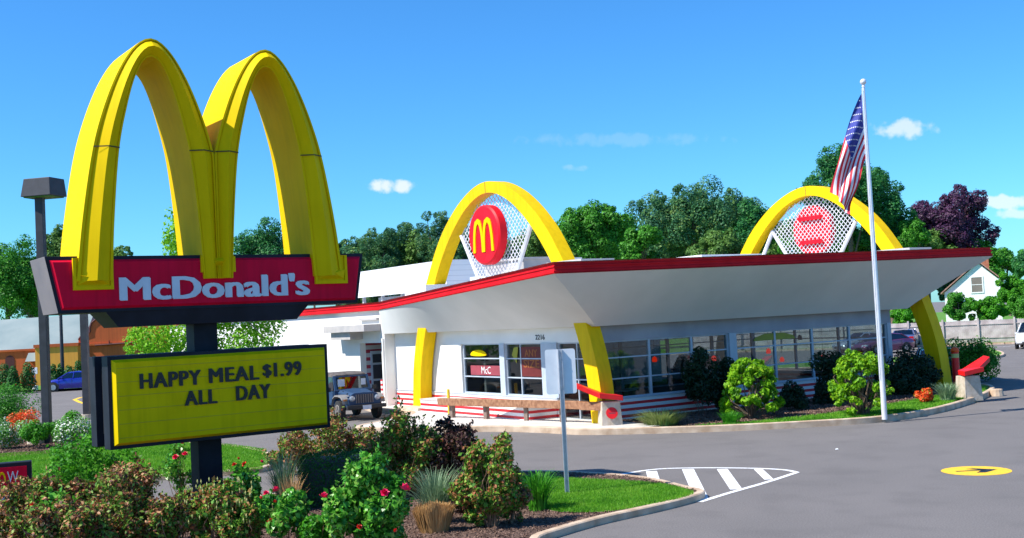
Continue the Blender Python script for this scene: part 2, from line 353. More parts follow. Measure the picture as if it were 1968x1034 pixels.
def text(body, F, s0, s1, h0, h1, d, ext, m, name, parent, bold=.02, shear=0, spacing=1., local=False):
    """text fitted to the rectangle s0..s1 x h0..h1 of frame F(s,h,d)"""
    cu = bpy.data.curves.new('t', 'FONT'); cu.body = body; cu.extrude = .5;  cu.shear = shear; cu.space_character = spacing; cu.resolution_u = 3
    ob = bpy.data.objects.new('t', cu); COL.objects.link(ob)
    dg = bpy.context.evaluated_depsgraph_get(); me = bpy.data.meshes.new_from_object(ob.evaluated_get(dg))
    vs = [v.co.copy() for v in me.vertices]; fs = [tuple(p.vertices) for p in me.polygons]
    bpy.data.objects.remove(ob); bpy.data.curves.remove(cu)
    x0 = min(v.x for v in vs); x1 = max(v.x for v in vs); y0 = min(v.y for v in vs); y1 = max(v.y for v in vs)
    mb = MB(); bx_ = bold*1.1*(h1-h0)
    for q, (ox_, oy_) in enumerate(((0, 0), (-1, .35), (1, -.35), (-.5, -.4), (.5, .4)) if bold > 0 else ((0, 0),)):
        mb.add([F(s0+bx_+(v.x-x0)/(x1-x0)*(s1-s0-2*bx_)+ox_*bx_, h0+(v.y-y0)/(y1-y0)*(h1-h0)+oy_*bx_*.6, d+(v.z+.5)*ext*(1-.04*q)) for v in vs], fs)
    return mb.build(name, m, parent, local=local) if name else mb
# ---------------------------------------------------------------- foliage
def leaves_np(pts, nor, size, aspect=.55, rs=None, jitter=.6, droop=0.):
    rs = rs or np.random.RandomState(1); n = len(pts)
    nor = nor + rs.normal(0, jitter, (n, 3)); nor /= np.linalg.norm(nor, axis=1)[:, None]+1e-9
    a = rs.normal(0, 1, (n, 3)); a[:, 2] -= droop; a -= nor*np.sum(a*nor, axis=1)[:, None]; a /= np.linalg.norm(a, axis=1)[:, None]+1e-9
    b = np.cross(nor, a); s = size*rs.uniform(.6, 1.25, n)[:, None]
    v = np.empty((n, 4, 3)); v[:, 0] = pts-a*s*.5; v[:, 1] = pts+b*s*aspect*.5+nor*s*.06; v[:, 2] = pts+a*s*.5; v[:, 3] = pts-b*s*aspect*.5+nor*s*.06
    return v.reshape(-1, 3)
def quads_obj(name, verts, m, parent=None, k=4, **kw):
    """verts: (n*k,3) world array -> mesh of k-gons"""
    n = len(verts)//k; o0 = origin_of(parent)
    if parent is None: o0 = Vector((float(verts[:, 0].mean()), float(verts[:, 1].mean()), float(verts[:, 2].min())))
    verts = verts-np.array(o0)
    me = bpy.data.meshes.new(name); me.vertices.add(n*k); me.vertices.foreach_set('co', verts.ravel().astype(np.float32))
    me.loops.add(n*k); me.loops.foreach_set('vertex_index', np.arange(n*k, dtype=np.int32))
    me.polygons.add(n); me.polygons.foreach_set('loop_start', np.arange(0, n*k, k, dtype=np.int32)); me.polygons.foreach_set('loop_total', np.full(n, k, dtype=np.int32))
    me.materials.append(M[m]); me.update(calc_edges=True); me.validate()
    o = bpy.data.objects.new(name, me); COL.objects.link(o); o.parent = parent; ORG[o.name] = o0
    if parent is None: o.location = o0
    return o
def blob_leaves(blobs, n, size, rs, aspect=.55, jitter=.6, fill=.25, droop=0., flat=1.):
    c = np.array([b[:3] for b in blobs]); r = np.array([b[3] for b in blobs]); w = r**2/np.sum(r**2)
    i = rs.choice(len(blobs), n, p=w); d = rs.normal(0, 1, (n, 3)); d /= np.linalg.norm(d, axis=1)[:, None]
    rr = r[i]*np.where(rs.rand(n) < fill, rs.uniform(.3, 1., n), rs.normal(1., .07, n))
    off = d*rr[:, None]; off[:, 2] *= flat
    return leaves_np(c[i]+off, d+np.array([0, 0, .35]), size, aspect, rs, jitter, droop)
def crown_blobs(c, rx, ry, rz, n, br, rs, bottom=-.7):
    out = []
    while len(out) < n:
        d = rs.normal(0, 1, 3); d /= np.linalg.norm(d)
        if d[2] < bottom: continue
        k = rs.uniform(.35, .92); s = br*rs.uniform(.55, 1.25)*(1.15-.35*k)
        out.append((c[0]+d[0]*rx*k, c[1]+d[1]*ry*k, c[2]+d[2]*rz*k, s))
    return out
def trunk_mb(base, top, r0, targets, rs):
    mb = MB(); base = Vector(base); top = Vector(top)
    mid = base.lerp(top, .5)+Vector((rs.normal(0, r0*.6), rs.normal(0, r0*.6), 0))
    mb.tube([base, base.lerp(mid, .15), mid, top], [r0*1.5, r0, r0*.75, r0*.35], 9)
    for t in targets:
        t = Vector(t[:3]); s = base.lerp(top, rs.uniform(.45, .9)); m = s.lerp(t, .5)+Vector((0, 0, (t-s).length*.08))
        mb.tube([s, m, t], [r0*.4, r0*.22, r0*.07], 6)
    return mb
TREES = 'trees standing behind the restaurant'
def tree(name, label, cx, cy, px_rx, px_ry, D, m, n=9000, size=.34, br=.32, nb=34, seed=1, group=TREES, basez=0., squash=1., bottom=-.7, fill=.2, crown_z=None, trunk_r=None, jitter=.55, cat='tree', aspect=.6):
    n = int(n*2.0); size *= .78; jitter = min(jitter, .9)*.8
    rs = np.random.RandomState(seed); c = at(cx, cy, D); sc = D/FL; rx = px_rx*sc*1.04; rz = px_ry*sc; ry = rx*.9*squash
    root = thing(name, label, cat, (c.x, c.y, basez), 0, group)
    bl = crown_blobs(c, rx, ry, rz, int(nb*1.3), br*.92*min(rx, rz), rs, bottom)
    bl2 = [(b[0]+q[0]*b[3], b[1]+q[1]*b[3], b[2]+q[2]*b[3], b[3]*rs.uniform(.22, .42)) for b in bl for q in (lambda v: v/np.linalg.norm(v, axis=1)[:, None])(rs.normal(0, 1, (4, 3)))]
    quads_obj('crown', np.concatenate([blob_leaves(bl, int(n*.62), size, rs, aspect, jitter, fill), blob_leaves(bl2, int(n*.5), size*.9, rs, aspect, jitter, .4)]), m, root)
    tr = trunk_r or max(.12, rz*.06)
    trunk_mb((c.x, c.y, basez-.1), (c.x, c.y, c.z+rz*.3), tr, bl[:9], rs).build('trunk', 'bark', root, smooth=True)
    return root
def conifer(name, label, cx, ytop, D, halfpx, m, n=7000, size=.4, seed=1, group=TREES, h_px=None, loose=.3):
    """tall layered evergreen: whorls of drooping boughs round a straight trunk"""
    rs = np.random.RandomState(seed); top = at(cx, ytop, D); H = top.z; R = halfpx*D/FL
    root = thing(name, label, 'tree', (top.x, top.y, 0), 0, group); bl = []
    lev = 13
    for i in range(lev):
        t = i/(lev-1); z = H*(1-.8*t)-.3; rad = R*(.10+.9*t**.7)
        for k in range(3+int(5*t)):
            a = rs.uniform(0, 2*PI); q = rad*rs.uniform(.45, 1.); bl.append((top.x+math.cos(a)*q, top.y+math.sin(a)*q, z-q*.12+rs.normal(0, H*.02), R*rs.uniform(.18, .34)*(.45+.6*t)))
    quads_obj('crown', blob_leaves(bl, n, size, rs, .35, .5, .3, 0, .6), m, root)
    trunk_mb((top.x, top.y, -.1), (top.x, top.y, H-.5), .28, bl[8:26:2], rs).build('trunk', 'bark', root, smooth=True)
    return root
def stems(base, tips, r, rs, bend=.15):
    mb = MB(); base = Vector(base)
    for t in tips:
        t = Vector(t[:3]); b = base+Vector((rs.normal(0, .06), rs.normal(0, .06), 0)); L = (t-b).length
        m = b.lerp(t, .55)+Vector((rs.normal(0, bend*L*.5), rs.normal(0, bend*L*.5), bend*L*.4))
        mb.tube([b, m, t], [r, r*.7, r*.35], 5, False)
    return mb
def shrub(name, label, cx, ytop, ybase, halfpx, m, base=None, n=3500, size=.07, seed=1, nb=16, br=.36, cat='shrub', group=None, twigs=30, twigm='twig', aspect=.6, flowers=None, jitter=.6, top_tw=False, squash=.85, fill=.35, spread=.55, z0=.12, twr=.008, deep=1., sprigs=0):
    """a bush rooted at photo ground point (cx,ybase), crown top at ytop"""
    rs = np.random.RandomState(seed); g = G(cx, ybase, z0) if base is None else Vector(base)
    D = g.y; sc = D/FL; H = at(cx, ytop, D).z-z0; R = halfpx*sc
    root = thing(name, label, cat, (g.x, g.y, z0), 0, group)
    c = (g.x, g.y, z0+H*spread)
    bl = []
    lob = [(rs.uniform(0, 2*PI), rs.uniform(.75, 1.2)) for _ in range(5)]
    for i in range(nb):
        d = rs.normal(0, 1, 3); d /= np.linalg.norm(d); k = rs.uniform(.5, 1.0); s = br*min(R, H*.6)*rs.uniform(.45, 1.2); az = math.atan2(d[1], d[0]); k *= min(1.12, max(.72, sum(w_*math.exp(-(1-math.cos(az-a_))*4) for a_, w_ in lob)+.35))
        z = c[2]+d[2]*H*(1-spread)*k*.95
        bl.append((c[0]+d[0]*(R-s*.6)*k*1.15, c[1]+d[1]*(R-s*.6)*squash*deep*k, max(z, z0+s*.8), s))
    L1 = blob_leaves(bl, n, size, rs, aspect, jitter, fill)
    if sprigs:
        pts = []; nrm = []
        for i in range(sprigs):
            b = bl[rs.randint(len(bl))]; d = rs.normal(0, 1, 3); d[2] = abs(d[2])+.5; d /= np.linalg.norm(d); ln = b[3]*rs.uniform(1.1, 1.75); cv = rs.normal(0, .15, 3)
            for q in range(9):
                t = .5+.5*q/8; pts.append(np.array(b[:3])+(d+cv*t*t)*ln*t+rs.normal(0, .018, 3)); nrm.append(rs.normal(0, 1, 3)+[0, 0, .6])
        L1 = np.concatenate([L1, leaves_np(np.array(pts), np.array(nrm), size*1.05, aspect, rs, .5)])
    quads_obj('foliage', L1, m, root)
    if twigs:
        tips = []
        for i in range(twigs):
            b = bl[rs.randint(len(bl))]; d = rs.normal(0, 1, 3); d /= np.linalg.norm(d); d[2] = abs(d[2])
            k = 1.25 if top_tw else .95; tips.append((b[0]+d[0]*b[3]*k, b[1]+d[1]*b[3]*k, b[2]+d[2]*b[3]*k))
        stems((g.x, g.y, z0-.03), tips, twr, rs).build('stems', twigm, root, smooth=True)
    return root
_bloom = {}
def bloom_mesh(m, r):
    key = (m, round(r, 3))
    if key not in _bloom:
        rs = np.random.RandomState(3); vs = []
        mb = MB()
        for ring, (k, tilt) in enumerate(((5, .35), (5, .9), (4, 1.35))):
            for i in range(k):
                a = i*2*PI/k+ring*.5; o = Vector((math.cos(a), math.sin(a), 0)); t = Vector((-o.y, o.x, 0)); up = Vector((0, 0, 1))
                tip = (o*math.cos(tilt)+up*math.sin(tilt))*r; mid = tip*.55; w = r*.42
                mb.add([(0, 0, 0), mid-t*w+up*r*.05, tip+t*0+up*r*.08, mid+t*w+up*r*.05], [(0, 1, 2, 3)])
        me = bpy.data.meshes.new('flower'); me.from_pydata([tuple(v) for v in mb.v], [], mb.f); me.materials.append(M[m]); me.update()
        _bloom[key] = me
    return _bloom[key]
def bloom(parent, p, m='petal_pink', r=.07, seed=0, name='flower'):
    rr = random.Random(seed); o = bpy.data.objects.new(name, bloom_mesh(m, r)); COL.objects.link(o); o.parent = parent
    o.location = Vector(p)-origin_of(parent); o.rotation_euler = (rr.uniform(.2, 1.1), rr.uniform(-.5, .5), rr.uniform(0, 6.28))
    return o
def grass_clump(name, label, cx, ytop, ybase, halfpx, m, n=260, w=.012, seed=1, cat='ornamental grass', group=None, droop=.5, z0=.12, base_r=.12, base=None):
    rs = np.random.RandomState(seed); g = G(cx, ybase, z0) if base is None else Vector(base); sc = g.y/FL; H = at(cx, ytop, g.y).z-z0; R = halfpx*sc
    V_ = []
    for i in range(n):
        a = rs.uniform(0, 2*PI); o = np.array([math.cos(a), math.sin(a), 0.]); L = rs.uniform(.55, 1.05); out = R*rs.uniform(.15, 1.1)
        b = np.array(g)+o*rs.uniform(0, base_r)+np.array([rs.normal(0, .02), rs.normal(0, .02), 0]); t = np.array([-o[1], o[0], 0.])*w*rs.uniform(.6, 1.4)
        pr = None
        for k in range(5):
            s = k/4; p = b+o*out*(s**1.6)+np.array([0, 0, H*L*(s*(1+droop)-droop*s**2.4*1.0)]); ww = t*(1-s*.9)
            if pr is not None: V_ += [pr[0]-pr[1], pr[0]+pr[1], p+ww, p-ww]
            pr = (p, ww)
    o = quads_obj(name, np.array(V_), m); setp(o, label, cat, group); return o
# ================================================================ GROUND
mb = MB(); mb.quad((-700, -60, 0), (700, -60, 0), (700, 900, 0), (-700, 900, 0)); struct(mb, 'parking_lot', 'asphalt')
def offset_poly(p, d):
    n = len(p); out = []; area = sum(p[i].x*p[(i+1) % n].y-p[(i+1) % n].x*p[i].y for i in range(n)); sg = 1 if area > 0 else -1
    for i in range(n):
        e1 = (p[i]-p[i-1]); e2 = (p[(i+1) % n]-p[i]); e1.z = e2.z = 0; e1.normalize(); e2.normalize()
        n1 = Vector((-e1.y, e1.x, 0))*sg; n2 = Vector((-e2.y, e2.x, 0))*sg; m = (n1+n2)
        m = m/max(.35, m.length_squared/2) if m.length > 1e-4 else n1
        out.append(p[i]+m*d)
    return out
def island(pts, fillname, fillmat, kerbname='kerb', h=.14, w=.16, res=6, fh=.12):
    p = cr_spline([Vector((a, b, 0)) for a, b in pts], res, True)
    q = offset_poly(p, w); n = len(p); mb = MB(); z = lambda v, h_: Vector((v.x, v.y, h_))
    rings = [[z(v, -.02) for v in p], [z(v, h-.02) for v in p], [z(v, h) for v in offset_poly(p, .025)], [z(v, h) for v in q], [z(v, fh-.03) for v in q]]
    vs = [v for r in rings for v in r]; fs = []
    for k in range(4):
        for i in range(n):
            j = (i+1) % n; fs.append((k*n+i, k*n+j, (k+1)*n+j, (k+1)*n+i))
    mb.add(vs, fs); struct(mb, kerbname, 'kerb_stone', smooth=.5)
    mb = MB(); mb.poly([z(v, fh) for v in offset_poly(p, w-.01)]); struct(mb, fillname, fillmat)
    return q
def gp(l): return [(G(x, y).x, G(x, y).y) for x, y in l]
def gv(l): return [G(x, y) for x, y in l]
# near island that carries the tall sign
FQ = island([(-.4, 18.6), (.35, 19.79), (1.32, 20.99), (2.48, 22.04), (3.35, 22.95), (3.68, 23.6), (3.4, 24.4), (2.73, 25.98), (1.4, 27.3), (-.05, 28.0), (-2.56, 27.9), (-5.61, 26.2), (-7.6, 25.6), (-11.0, 25.2), (-15, 24.8), (-16, 21), (-12, 17.5), (-5, 17.2)], 'mulch_bed', 'mulch')
gr_pts = [(1318, 956), (1326, 944), (1240, 928), (1000, 917), (880, 919), (930, 955), (1010, 972), (1080, 984), (1170, 983), (1240, 972)]
FG = cr_spline([G(x, y, .13) for x, y in gr_pts], 4, True)
mb = MB(); mb.poly([Vector((p.x, p.y, .135)) for p in FG]); struct(mb, 'lawn', 'grass_soil')
# lawn island further left
LQ = island([(-6.9, 31.6), (-7.4, 31.1), (-9.41, 30.76), (-11.57, 30.2), (-14, 29.5), (-20, 29), (-30, 30), (-44, 46), (-33, 58), (-24, 51), (-18, 46), (-13, 41.5), (-9.59, 38.17), (-7.7, 35.3), (-6.9, 33)], 'lawn', 'grass_soil')
bed = [Vector(tuple(G(x, y, .13))) for x, y in [(-160, 882), (0, 879), (120, 871), (195, 866), (232, 852), (200, 840), (150, 828), (0, 822), (-180, 830)]]
mb = MB(); mb.poly([Vector((p.x, p.y, .126)) for p in bed]); struct(mb, 'mulch_bed', 'mulch')
# island round the restaurant
bp = [B(u, v) for u, v in [(-5.4, 7.6), (-4.6, 5.93), (-2.52, 3.38), (-1.72, 1.4), (-1.34, -.41), (-.07, -1.96), (1.81, -3.7), (3.97, -5.08), (6.11, -6.0), (9.1, -5.71), (12.72, -4.46), (15.73, -3.07), (17.6, -1.9), (18.6, -.6), (18.9, 2), (18.9, 17), (1.5, 17.5), (-.6, 17.2), (-1.0, 12), (-3.5, 9.6), (-4.9, 8.6)]]
BQ = island([(p.x, p.y) for p in bp], 'lawn', 'grass_soil', h=.2, fh=.15)
bedB = [B(u, v, .156) for u, v in [(1.0, -1.9), (1.2, -2.3), (2.4, -3.2), (3.4, -3.5), (5.5, -3.7), (8.2, -3.6), (11.0, -3.0), (13.8, -2.4), (16.2, -1.5), (17.5, -.3), (17.6, 1.4), (17.6, 6), (15.6, 6), (15.6, 1.25), (.9, 1.25)]]
mb = MB(); mb.poly(bedB); struct(mb, 'mulch_bed', 'mulch')
wk = [B(u, v, .19) for u, v in [(-5.22, 7.65), (-4.42, 5.98), (-2.38, 3.45), (-1.57, 1.42), (-1.2, -.35), (-.02, -1.8), (.8, -1.9), (.9, 1.3), (.9, 16.9), (-.5, 17.0), (-.83, 12), (-3.4, 9.45), (-4.8, 8.5)]]
mb = MB(); mb.poly(wk); struct(mb, 'pavement', 'walk')
# back kerb of the parking lot, by the fence, and the small islet at right
island(gp([(1895, 690), (1800, 697), (1500, 712), (1480, 705), (1800, 685), (1898, 677), (1926, 679), (1928, 686)]), 'lawn', 'grass_soil', res=4)
f0 = at(1560, 672, 96); f1 = at(2050, 655, 87); f0.z = f1.z = 0
fd = (f1-f0).normalized(); fn = Vector((fd.y, -fd.x, 0))
mb = MB()
for a in range(-6, 20): mb.fbox(lambda s, d, h: f0+fd*s+fn*d+Vector((0, 0, h)), a*2.5, a*2.5+2.44, 1.6, 1.8, 0, .15)
struct(mb, 'kerb', 'kerb_stone')
mb = MB(); mb.poly([f0+fd*-20+fn*1.6+Vector((0, 0, .12)), f0+fd*60+fn*1.6+Vector((0, 0, .12)), f0+fd*60-fn*200+Vector((0, 0, .12)), f0-fd*60-fn*200+Vector((0, 0, .12))]); struct(mb, 'lawn', 'grass_soil')
# far left verge in front of the orange building
vk = gv([(-200, 762), (60, 753), (180, 748), (420, 742)])
mb = MB(); mb.poly([p+Vector((0, 0, .12)) for p in vk]+[Vector((-25, 140, .12)), Vector((-90, 140, .12))]); struct(mb, 'verge', 'grass_soil')
# painted markings
def stripe(mb, pts, w, z=.004):
    p = cr_spline([Vector((q.x, q.y, z)) for q in pts], 5) if len(pts) > 2 else [Vector((q.x, q.y, z)) for q in pts]
    for i in range(len(p)-1):
        d = (p[i+1]-p[i]).normalized(); n = Vector((-d.y, d.x, 0))*w/2; mb.quad(p[i]-n, p[i]+n, p[i+1]+n, p[i+1]-n)
mb = MB()
stripe(mb, gv([(1155, 918.5), (1250, 903), (1330, 899.5), (1440, 900), (1505, 903), (1532, 908)]), .13)
stripe(mb, [p+Vector((0, 0, 0)) for p in gv([(1532, 908), (1470, 928), (1400, 948), (1345, 965)])], .13, .0055)
for a, b, w in [((1184, 914), (1192, 926), .30), ((1252, 906), (1262, 940), .26), ((1322, 902), (1350, 962), .28), ((1388, 902), (1415, 941), .25), ((1457, 902), (1478, 922), .2)]:
    stripe(mb, gv([a, b]), w, .007)
setp(struct(mb, 'road_marking', 'paint_white'))
mb = MB()
for x0, y0, x1, y1 in [(1900, 668, 1962, 664), (1955, 668, 1975, 655)]: stripe(mb, gv([(x0, y0), (x1, y1)]), .15)
struct(mb, 'road_marking', 'paint_white')
c = G(1876, 905); mb = MB(); mb.poly([c+Vector((math.cos(a)*.72, math.sin(a)*.72, .004)) for a in [i*2*PI/40 for i in range(40)]])
setp(struct(mb, 'road_marking', 'paint_yellow'))
mb = MB(); q = lambda s, t: c+Vector((s*.85, t*.75, .008))
mb.quad(q(-.5, -.02), q(-.5, .1), q(.25, .1), q(.25, -.02)); mb.poly([q(.55, .04), q(.1, -.42), q(-.12, -.38), q(.12, -.02), q(.12, .1), q(-.12, .42), q(.1, .46)])
struct(mb, 'road_marking', 'letter_black')
mb = MB()
p0 = gv([(143, 768), (160, 763), (190, 762)]); stripe(mb, p0, .25); stripe(mb, gv([(143, 768), (160, 775), (190, 777)]), .25); stripe(mb, gv([(140, 800), (200, 797)]), .2)
struct(mb, 'road_marking', 'paint_yellow')

# ================================================================ ARCH LOFT
def half(tab, n=15):
    """tab: [(h, halfwidth)] from foot to apex -> smooth right-half curve points (w,h)"""
    p = cr_spline([Vector((w, h, 0)) for h, w in tab]+[Vector((-tab[-2][1], tab[-2][0], 0))], 6)[:-6]
    L = [0]
    for i in range(1, len(p)): L.append(L[-1]+(p[i]-p[i-1]).length)
    out = []
    for k in range(n):
        t = L[-1]*k/(n-1); j = max(i for i in range(len(L)) if L[i] <= t+1e-9); j = min(j, len(p)-2)
        f = (t-L[j])/max(1e-9, L[j+1]-L[j]); out.append(p[j].lerp(p[j+1], f))
    return out
def arch_mb(F, c, outer, inner, d0, d1, ridge=0., n=18, clip=None):
    """F(s,h,d); legs both sides of s=c; section: flat or ridged on both faces"""
    o = half(outer, n); i = half(inner, n)
    po = [(c-p.x, p.y) for p in o]+[(c+p.x, p.y) for p in reversed(o[:-1])]
    pi = [(c-p.x, p.y) for p in i]+[(c+p.x, p.y) for p in reversed(i[:-1])]
    rings = []
    for a, b in zip(po, pi):
        if clip is not None:
            cs, sgn = clip
            if (a[0]-cs)*sgn < 0: a = (cs, a[1])
            if (b[0]-cs)*sgn < 0: b = (cs, b[1])
        m = ((a[0]+b[0])/2, (a[1]+b[1])/2)
        if ridge:
            q1 = (a[0]+(b[0]-a[0])*.09, a[1]+(b[1]-a[1])*.09); q2 = (a[0]+(b[0]-a[0])*.92, a[1]+(b[1]-a[1])*.92)
            rings.append([F(*a, d0), F(*q1, d0-.01), F(*q1, d0+.03), F(*m, d0-ridge), F(*q2, d0+.02), F(*q2, d0-.005), F(*b, d0), F(*b, d1), F(*m, d1+ridge), F(*a, d1)])
        else: rings.append([F(*a, d0), F(*b, d0), F(*b, d1), F(*a, d1)])
    return MB().loft(rings)
# ================================================================ THE TALL ARCH SIGN
SA = math.radians(35); SS = Vector((math.cos(SA), math.sin(SA), 0)); SN = Vector((math.sin(SA), -math.cos(SA), 0))
SB = Vector((-6.417, 24.373, 0))
def SF(s, h, d): return SB+SS*s+Vector((0, 0, h))-SN*d       # d = depth behind the pole axis, negative towards the viewer
sign = thing('roadside_sign', 'tall roadside sign, twin yellow arches over a red panel and yellow letter board', 'sign', (SB.x, SB.y, 0))
mb = MB(); mb.fbox(SF, -.44, .06, .02, 4.2, -.25, .25); mb.build('pole', 'pole_dark', sign, bevel=.015)
mb = MB(); mb.hexa([SF(-2.05, 4.02, -.5), SF(1.75, 4.02, -.5), SF(1.75, 4.02, .5), SF(-2.05, 4.02, .5), SF(-2.3, 4.32, -.58), SF(2.0, 4.32, -.58), SF(2.0, 4.32, .58), SF(-2.3, 4.32, .58)]); mb.build('support_beam', 'sign_dark', sign)
# name panel cabinet
def ringf(mb, F, po, pi, d0, d1):
    n = len(po); vs = [F(*p, d0) for p in po]+[F(*p, d0) for p in pi]+[F(*p, d1) for p in po]+[F(*p, d1) for p in pi]; fs = []
    for i in range(n):
        j = (i+1) % n; fs += [(i, j, n+j, n+i), (2*n+i, 3*n+i, 3*n+j, 2*n+j), (i, 2*n+i, 2*n+j, j), (n+i, n+j, 3*n+j, 3*n+i)]
    mb.add(vs, fs)
def inset(p, d):
    q = offset_poly([Vector((a, b, 0)) for a, b in p], d); return [(v.x, v.y) for v in q]
PO = [(-3.2, 4.32), (3.18, 4.32), (3.36, 5.42), (-3.42, 5.42)]
cab = MB(); cab.prism([SF(a, b, -.60) for a, b in PO], SN*-1.2); cabo = cab.build('cabinet', ['sign_dark', 'sign_end'], sign, bevel=.012)
for p in cabo.data.polygons:
    if abs(p.normal.dot(SS)) > .9: p.material_index = 1
def pan(F, po, d, depth, side=1, bev=.045):
    a = inset(po, .07); b = inset(po, .07+bev); mb = MB()
    mb.loft([[F(*p, d) for p in a], [F(*p, d-depth*side) for p in b]]); return mb
def SFb(s, h, d): return SF(-s, h, -d)
panel = pan(SF, PO, -.603, .055).build('name_panel', 'sign_red', sign)
text("McDonald's", SF, -2.06, 2.0, 4.535, 5.0, -.665, -.03, 'letter_white', 'lettering', panel, bold=.07)
panb = pan(SFb, [(-a, b) for a, b in PO][::-1], -.603, .06).build('name_panel', 'sign_red', sign)
text("McDonald's", SFb, -2.0, 2.06, 4.535, 5.0, -.665, -.03, 'letter_white', 'lettering', panb, bold=.045)
mb = MB(); mb.tube([SF(3.0, 5.42, .2), SF(3.0, 5.47, .2)], [.07, .07], 10); mb.tube([SF(3.0, 5.47, .2), SF(3.0, 5.50, .2), SF(3.0, 5.53, .2)], [.12, .13, .06], 12); mb.build('photocell', 'black_trim', sign, smooth=True)
# the two arches
OUT = [(4.93, 1.60), (6.1, 1.46), (7.4, 1.24), (8.25, 1.01), (9.05, .69), (9.60, .34), (9.80, 0)]
INN = [(4.93, .92), (6.1, .85), (7.5, .71), (8.4, .52), (9.0, .34), (9.33, .17), (9.43, 0)]
for c_, cl in ((-1.27, (-.045, -1)), (1.18, (-.035, 1))):
    a = arch_mb(SF, c_, OUT, INN, -.74, .74, .16, 44, cl).build('arch', 'sign_yellow', sign, smooth=.35)
    # seam lines on the face of the arch
    sm = MB()
    for t in (7.55,):
        for sg_ in (-1, 1):
            w0, w1 = 1.205, .70
            m_ = (w0+w1)/2; sm = MB()
            for (x0, d0), (x1, d1) in (((w0, -.752), (m_, -.904)), ((m_, -.904), (w1, -.752))):
                sm.quad(SF(c_+sg_*x0, t-.012, d0), SF(c_+sg_*x1, t-.05*0-.012, d1), SF(c_+sg_*x1, t+.012, d1), SF(c_+sg_*x0, t+.012, d0))
            sm.build('seam', 'dark_seam', a)
# foot plates
for s0, s1, h0 in ((-2.93, -2.17, 4.76), (-.40, .33, 5.06), (2.13, 2.90, 4.76)):
    for F_, k in ((SF, 1), (SFb, -1)):
        if k < 0: a0, a1 = -s1, -s0
        else: a0, a1 = s0, s1
        mb = MB(); ringf(mb, F_, [(a0, h0), (a1, h0), (a1, 5.38), (a0, 5.38)], [(a0+.06, h0+.07), (a1-.06, h0+.07), (a1-.06, 5.37), (a0+.06, 5.37)], -.66, -.72)
        mb.fbox(F_, a0+.07, a1-.07, h0+.07, 5.37, -.69, -.66)
        lx = a0+.07; rx = a1-.07; mx = (lx+rx)/2; yy = h0+.2
        mb.hexa([F_(lx, h0+.10, -.69), F_(rx, h0+.10, -.69), F_(rx, yy+.1, -.69), F_(lx, yy+.1, -.69), F_(mx-.02, h0+.22, -.84), F_(mx+.02, h0+.22, -.84), F_(rx, yy+.1, -.735), F_(lx, yy+.1, -.735)])
        mb.build('foot_plate', 'sign_yellow', sign)
# reader board: two cabinets either side of the pole
BOX = [(-2.33, 1.64), (2.36, 1.64), (2.36, 3.45), (-2.33, 3.45)]
for k, F_ in ((0, SF), (1, SFb)):
    box = BOX if k == 0 else [(-a, b) for a, b in BOX][::-1]
    mb = MB(); mb.prism([F_(a, b, -.66) for a, b in box], (F_(0, 0, -.26)-F_(0, 0, -.66))); rb = mb.build('reader_board', ['sign_dark', 'sign_end'], sign, bevel=.01)
    fc = pan(F_, box, -.663, .11, bev=.055).build('board_face', 'board_yellow', rb)
    ln = MB(); x0, x1 = min(q[0] for q in box)+.14, max(q[0] for q in box)-.14
    for i in range(6):
        h = 1.86+i*.27; ln.fbox(F_, x0, x1, h-.006, h+.006, -.779, -.773)
    ln.build('letter_track', 'track_dark', fc)
    if k == 0:
        for body, a, b, h0, h1 in (("HAPPY", -1.76, -.52, 2.79, 3.08), ("MEAL", -.36, .72, 2.80, 3.09), ("$", .80, 1.0, 2.82, 3.10), ("1.99", 1.05, 1.68, 2.83, 3.12), ("ALL", -.88, -.20, 2.385, 2.67), ("DAY", .20, .96, 2.40, 2.69)):
            text(body, F_, a, b, h0, h1, -.782, -.02, 'letter_black', 'letters', fc, bold=.058, spacing=1.12)
for a_, b_ in ((-2.2, -2.05), (2.05, 2.2)): mb = MB(); mb.fbox(SF, a_, b_, 1.9, 3.2, -.26, .26); mb.build('spacer', 'black_trim', sign)

# ================================================================ THE RESTAURANT
rest = thing('restaurant_building', 'low white restaurant with a flaring red-edged roof, yellow arches passing through it and striped skirting', 'building', tuple(BO))
UB = lambda u, v, z: B(u, v, z)
u0, u1, v0, v1 = .6, 15.5, 1.2, 14.8
H, HW, SILL = 3.4, 2.86, .86
# roof: outline points of the fascia's top edge
RP = [(-.05, 50, 4.84), (-.05, 16.6, 4.84), (-2.75, -1.3, 5.47), (19.0, -1.3, 5.73), (16.2, 16.6, 4.86), (16.2, 50, 4.84)]
TK = .37
mb = MB()
prof = [(.0, 0), (.07, -.01), (.07, -.10), (.03, -.12), (.03, -.16), (.06, -.18), (.06, -.25), (.02, -.27), (.02, -.33), (.045, -.34), (.045, -TK), (-.03, -TK)]
rings = []
for i, (a, b, c_) in enumerate(RP):
    # outward direction at corner
    P0 = Vector(RP[i-1][:2]) if i else None; P1 = Vector((a, b)); P2 = Vector(RP[i+1][:2]) if i+1 < len(RP) else None
    ns = []
    if P0 is not None: d = (P1-P0).normalized(); ns.append(Vector((d.y, -d.x)))
    if P2 is not None: d = (P2-P1).normalized(); ns.append(Vector((d.y, -d.x)))
    n_ = sum(ns, Vector((0, 0))); n_ = n_/(n_.length_squared/len(ns)**1) * 1.0 if len(ns) == 1 else n_/(n_.length_squared/2)
    n_ = -n_
    rings.append([B(a+n_.x*o, b+n_.y*o, c_+z) for o, z in prof])
mb.loft(rings, False, False); mb.build('fascia', 'roof_red', rest)
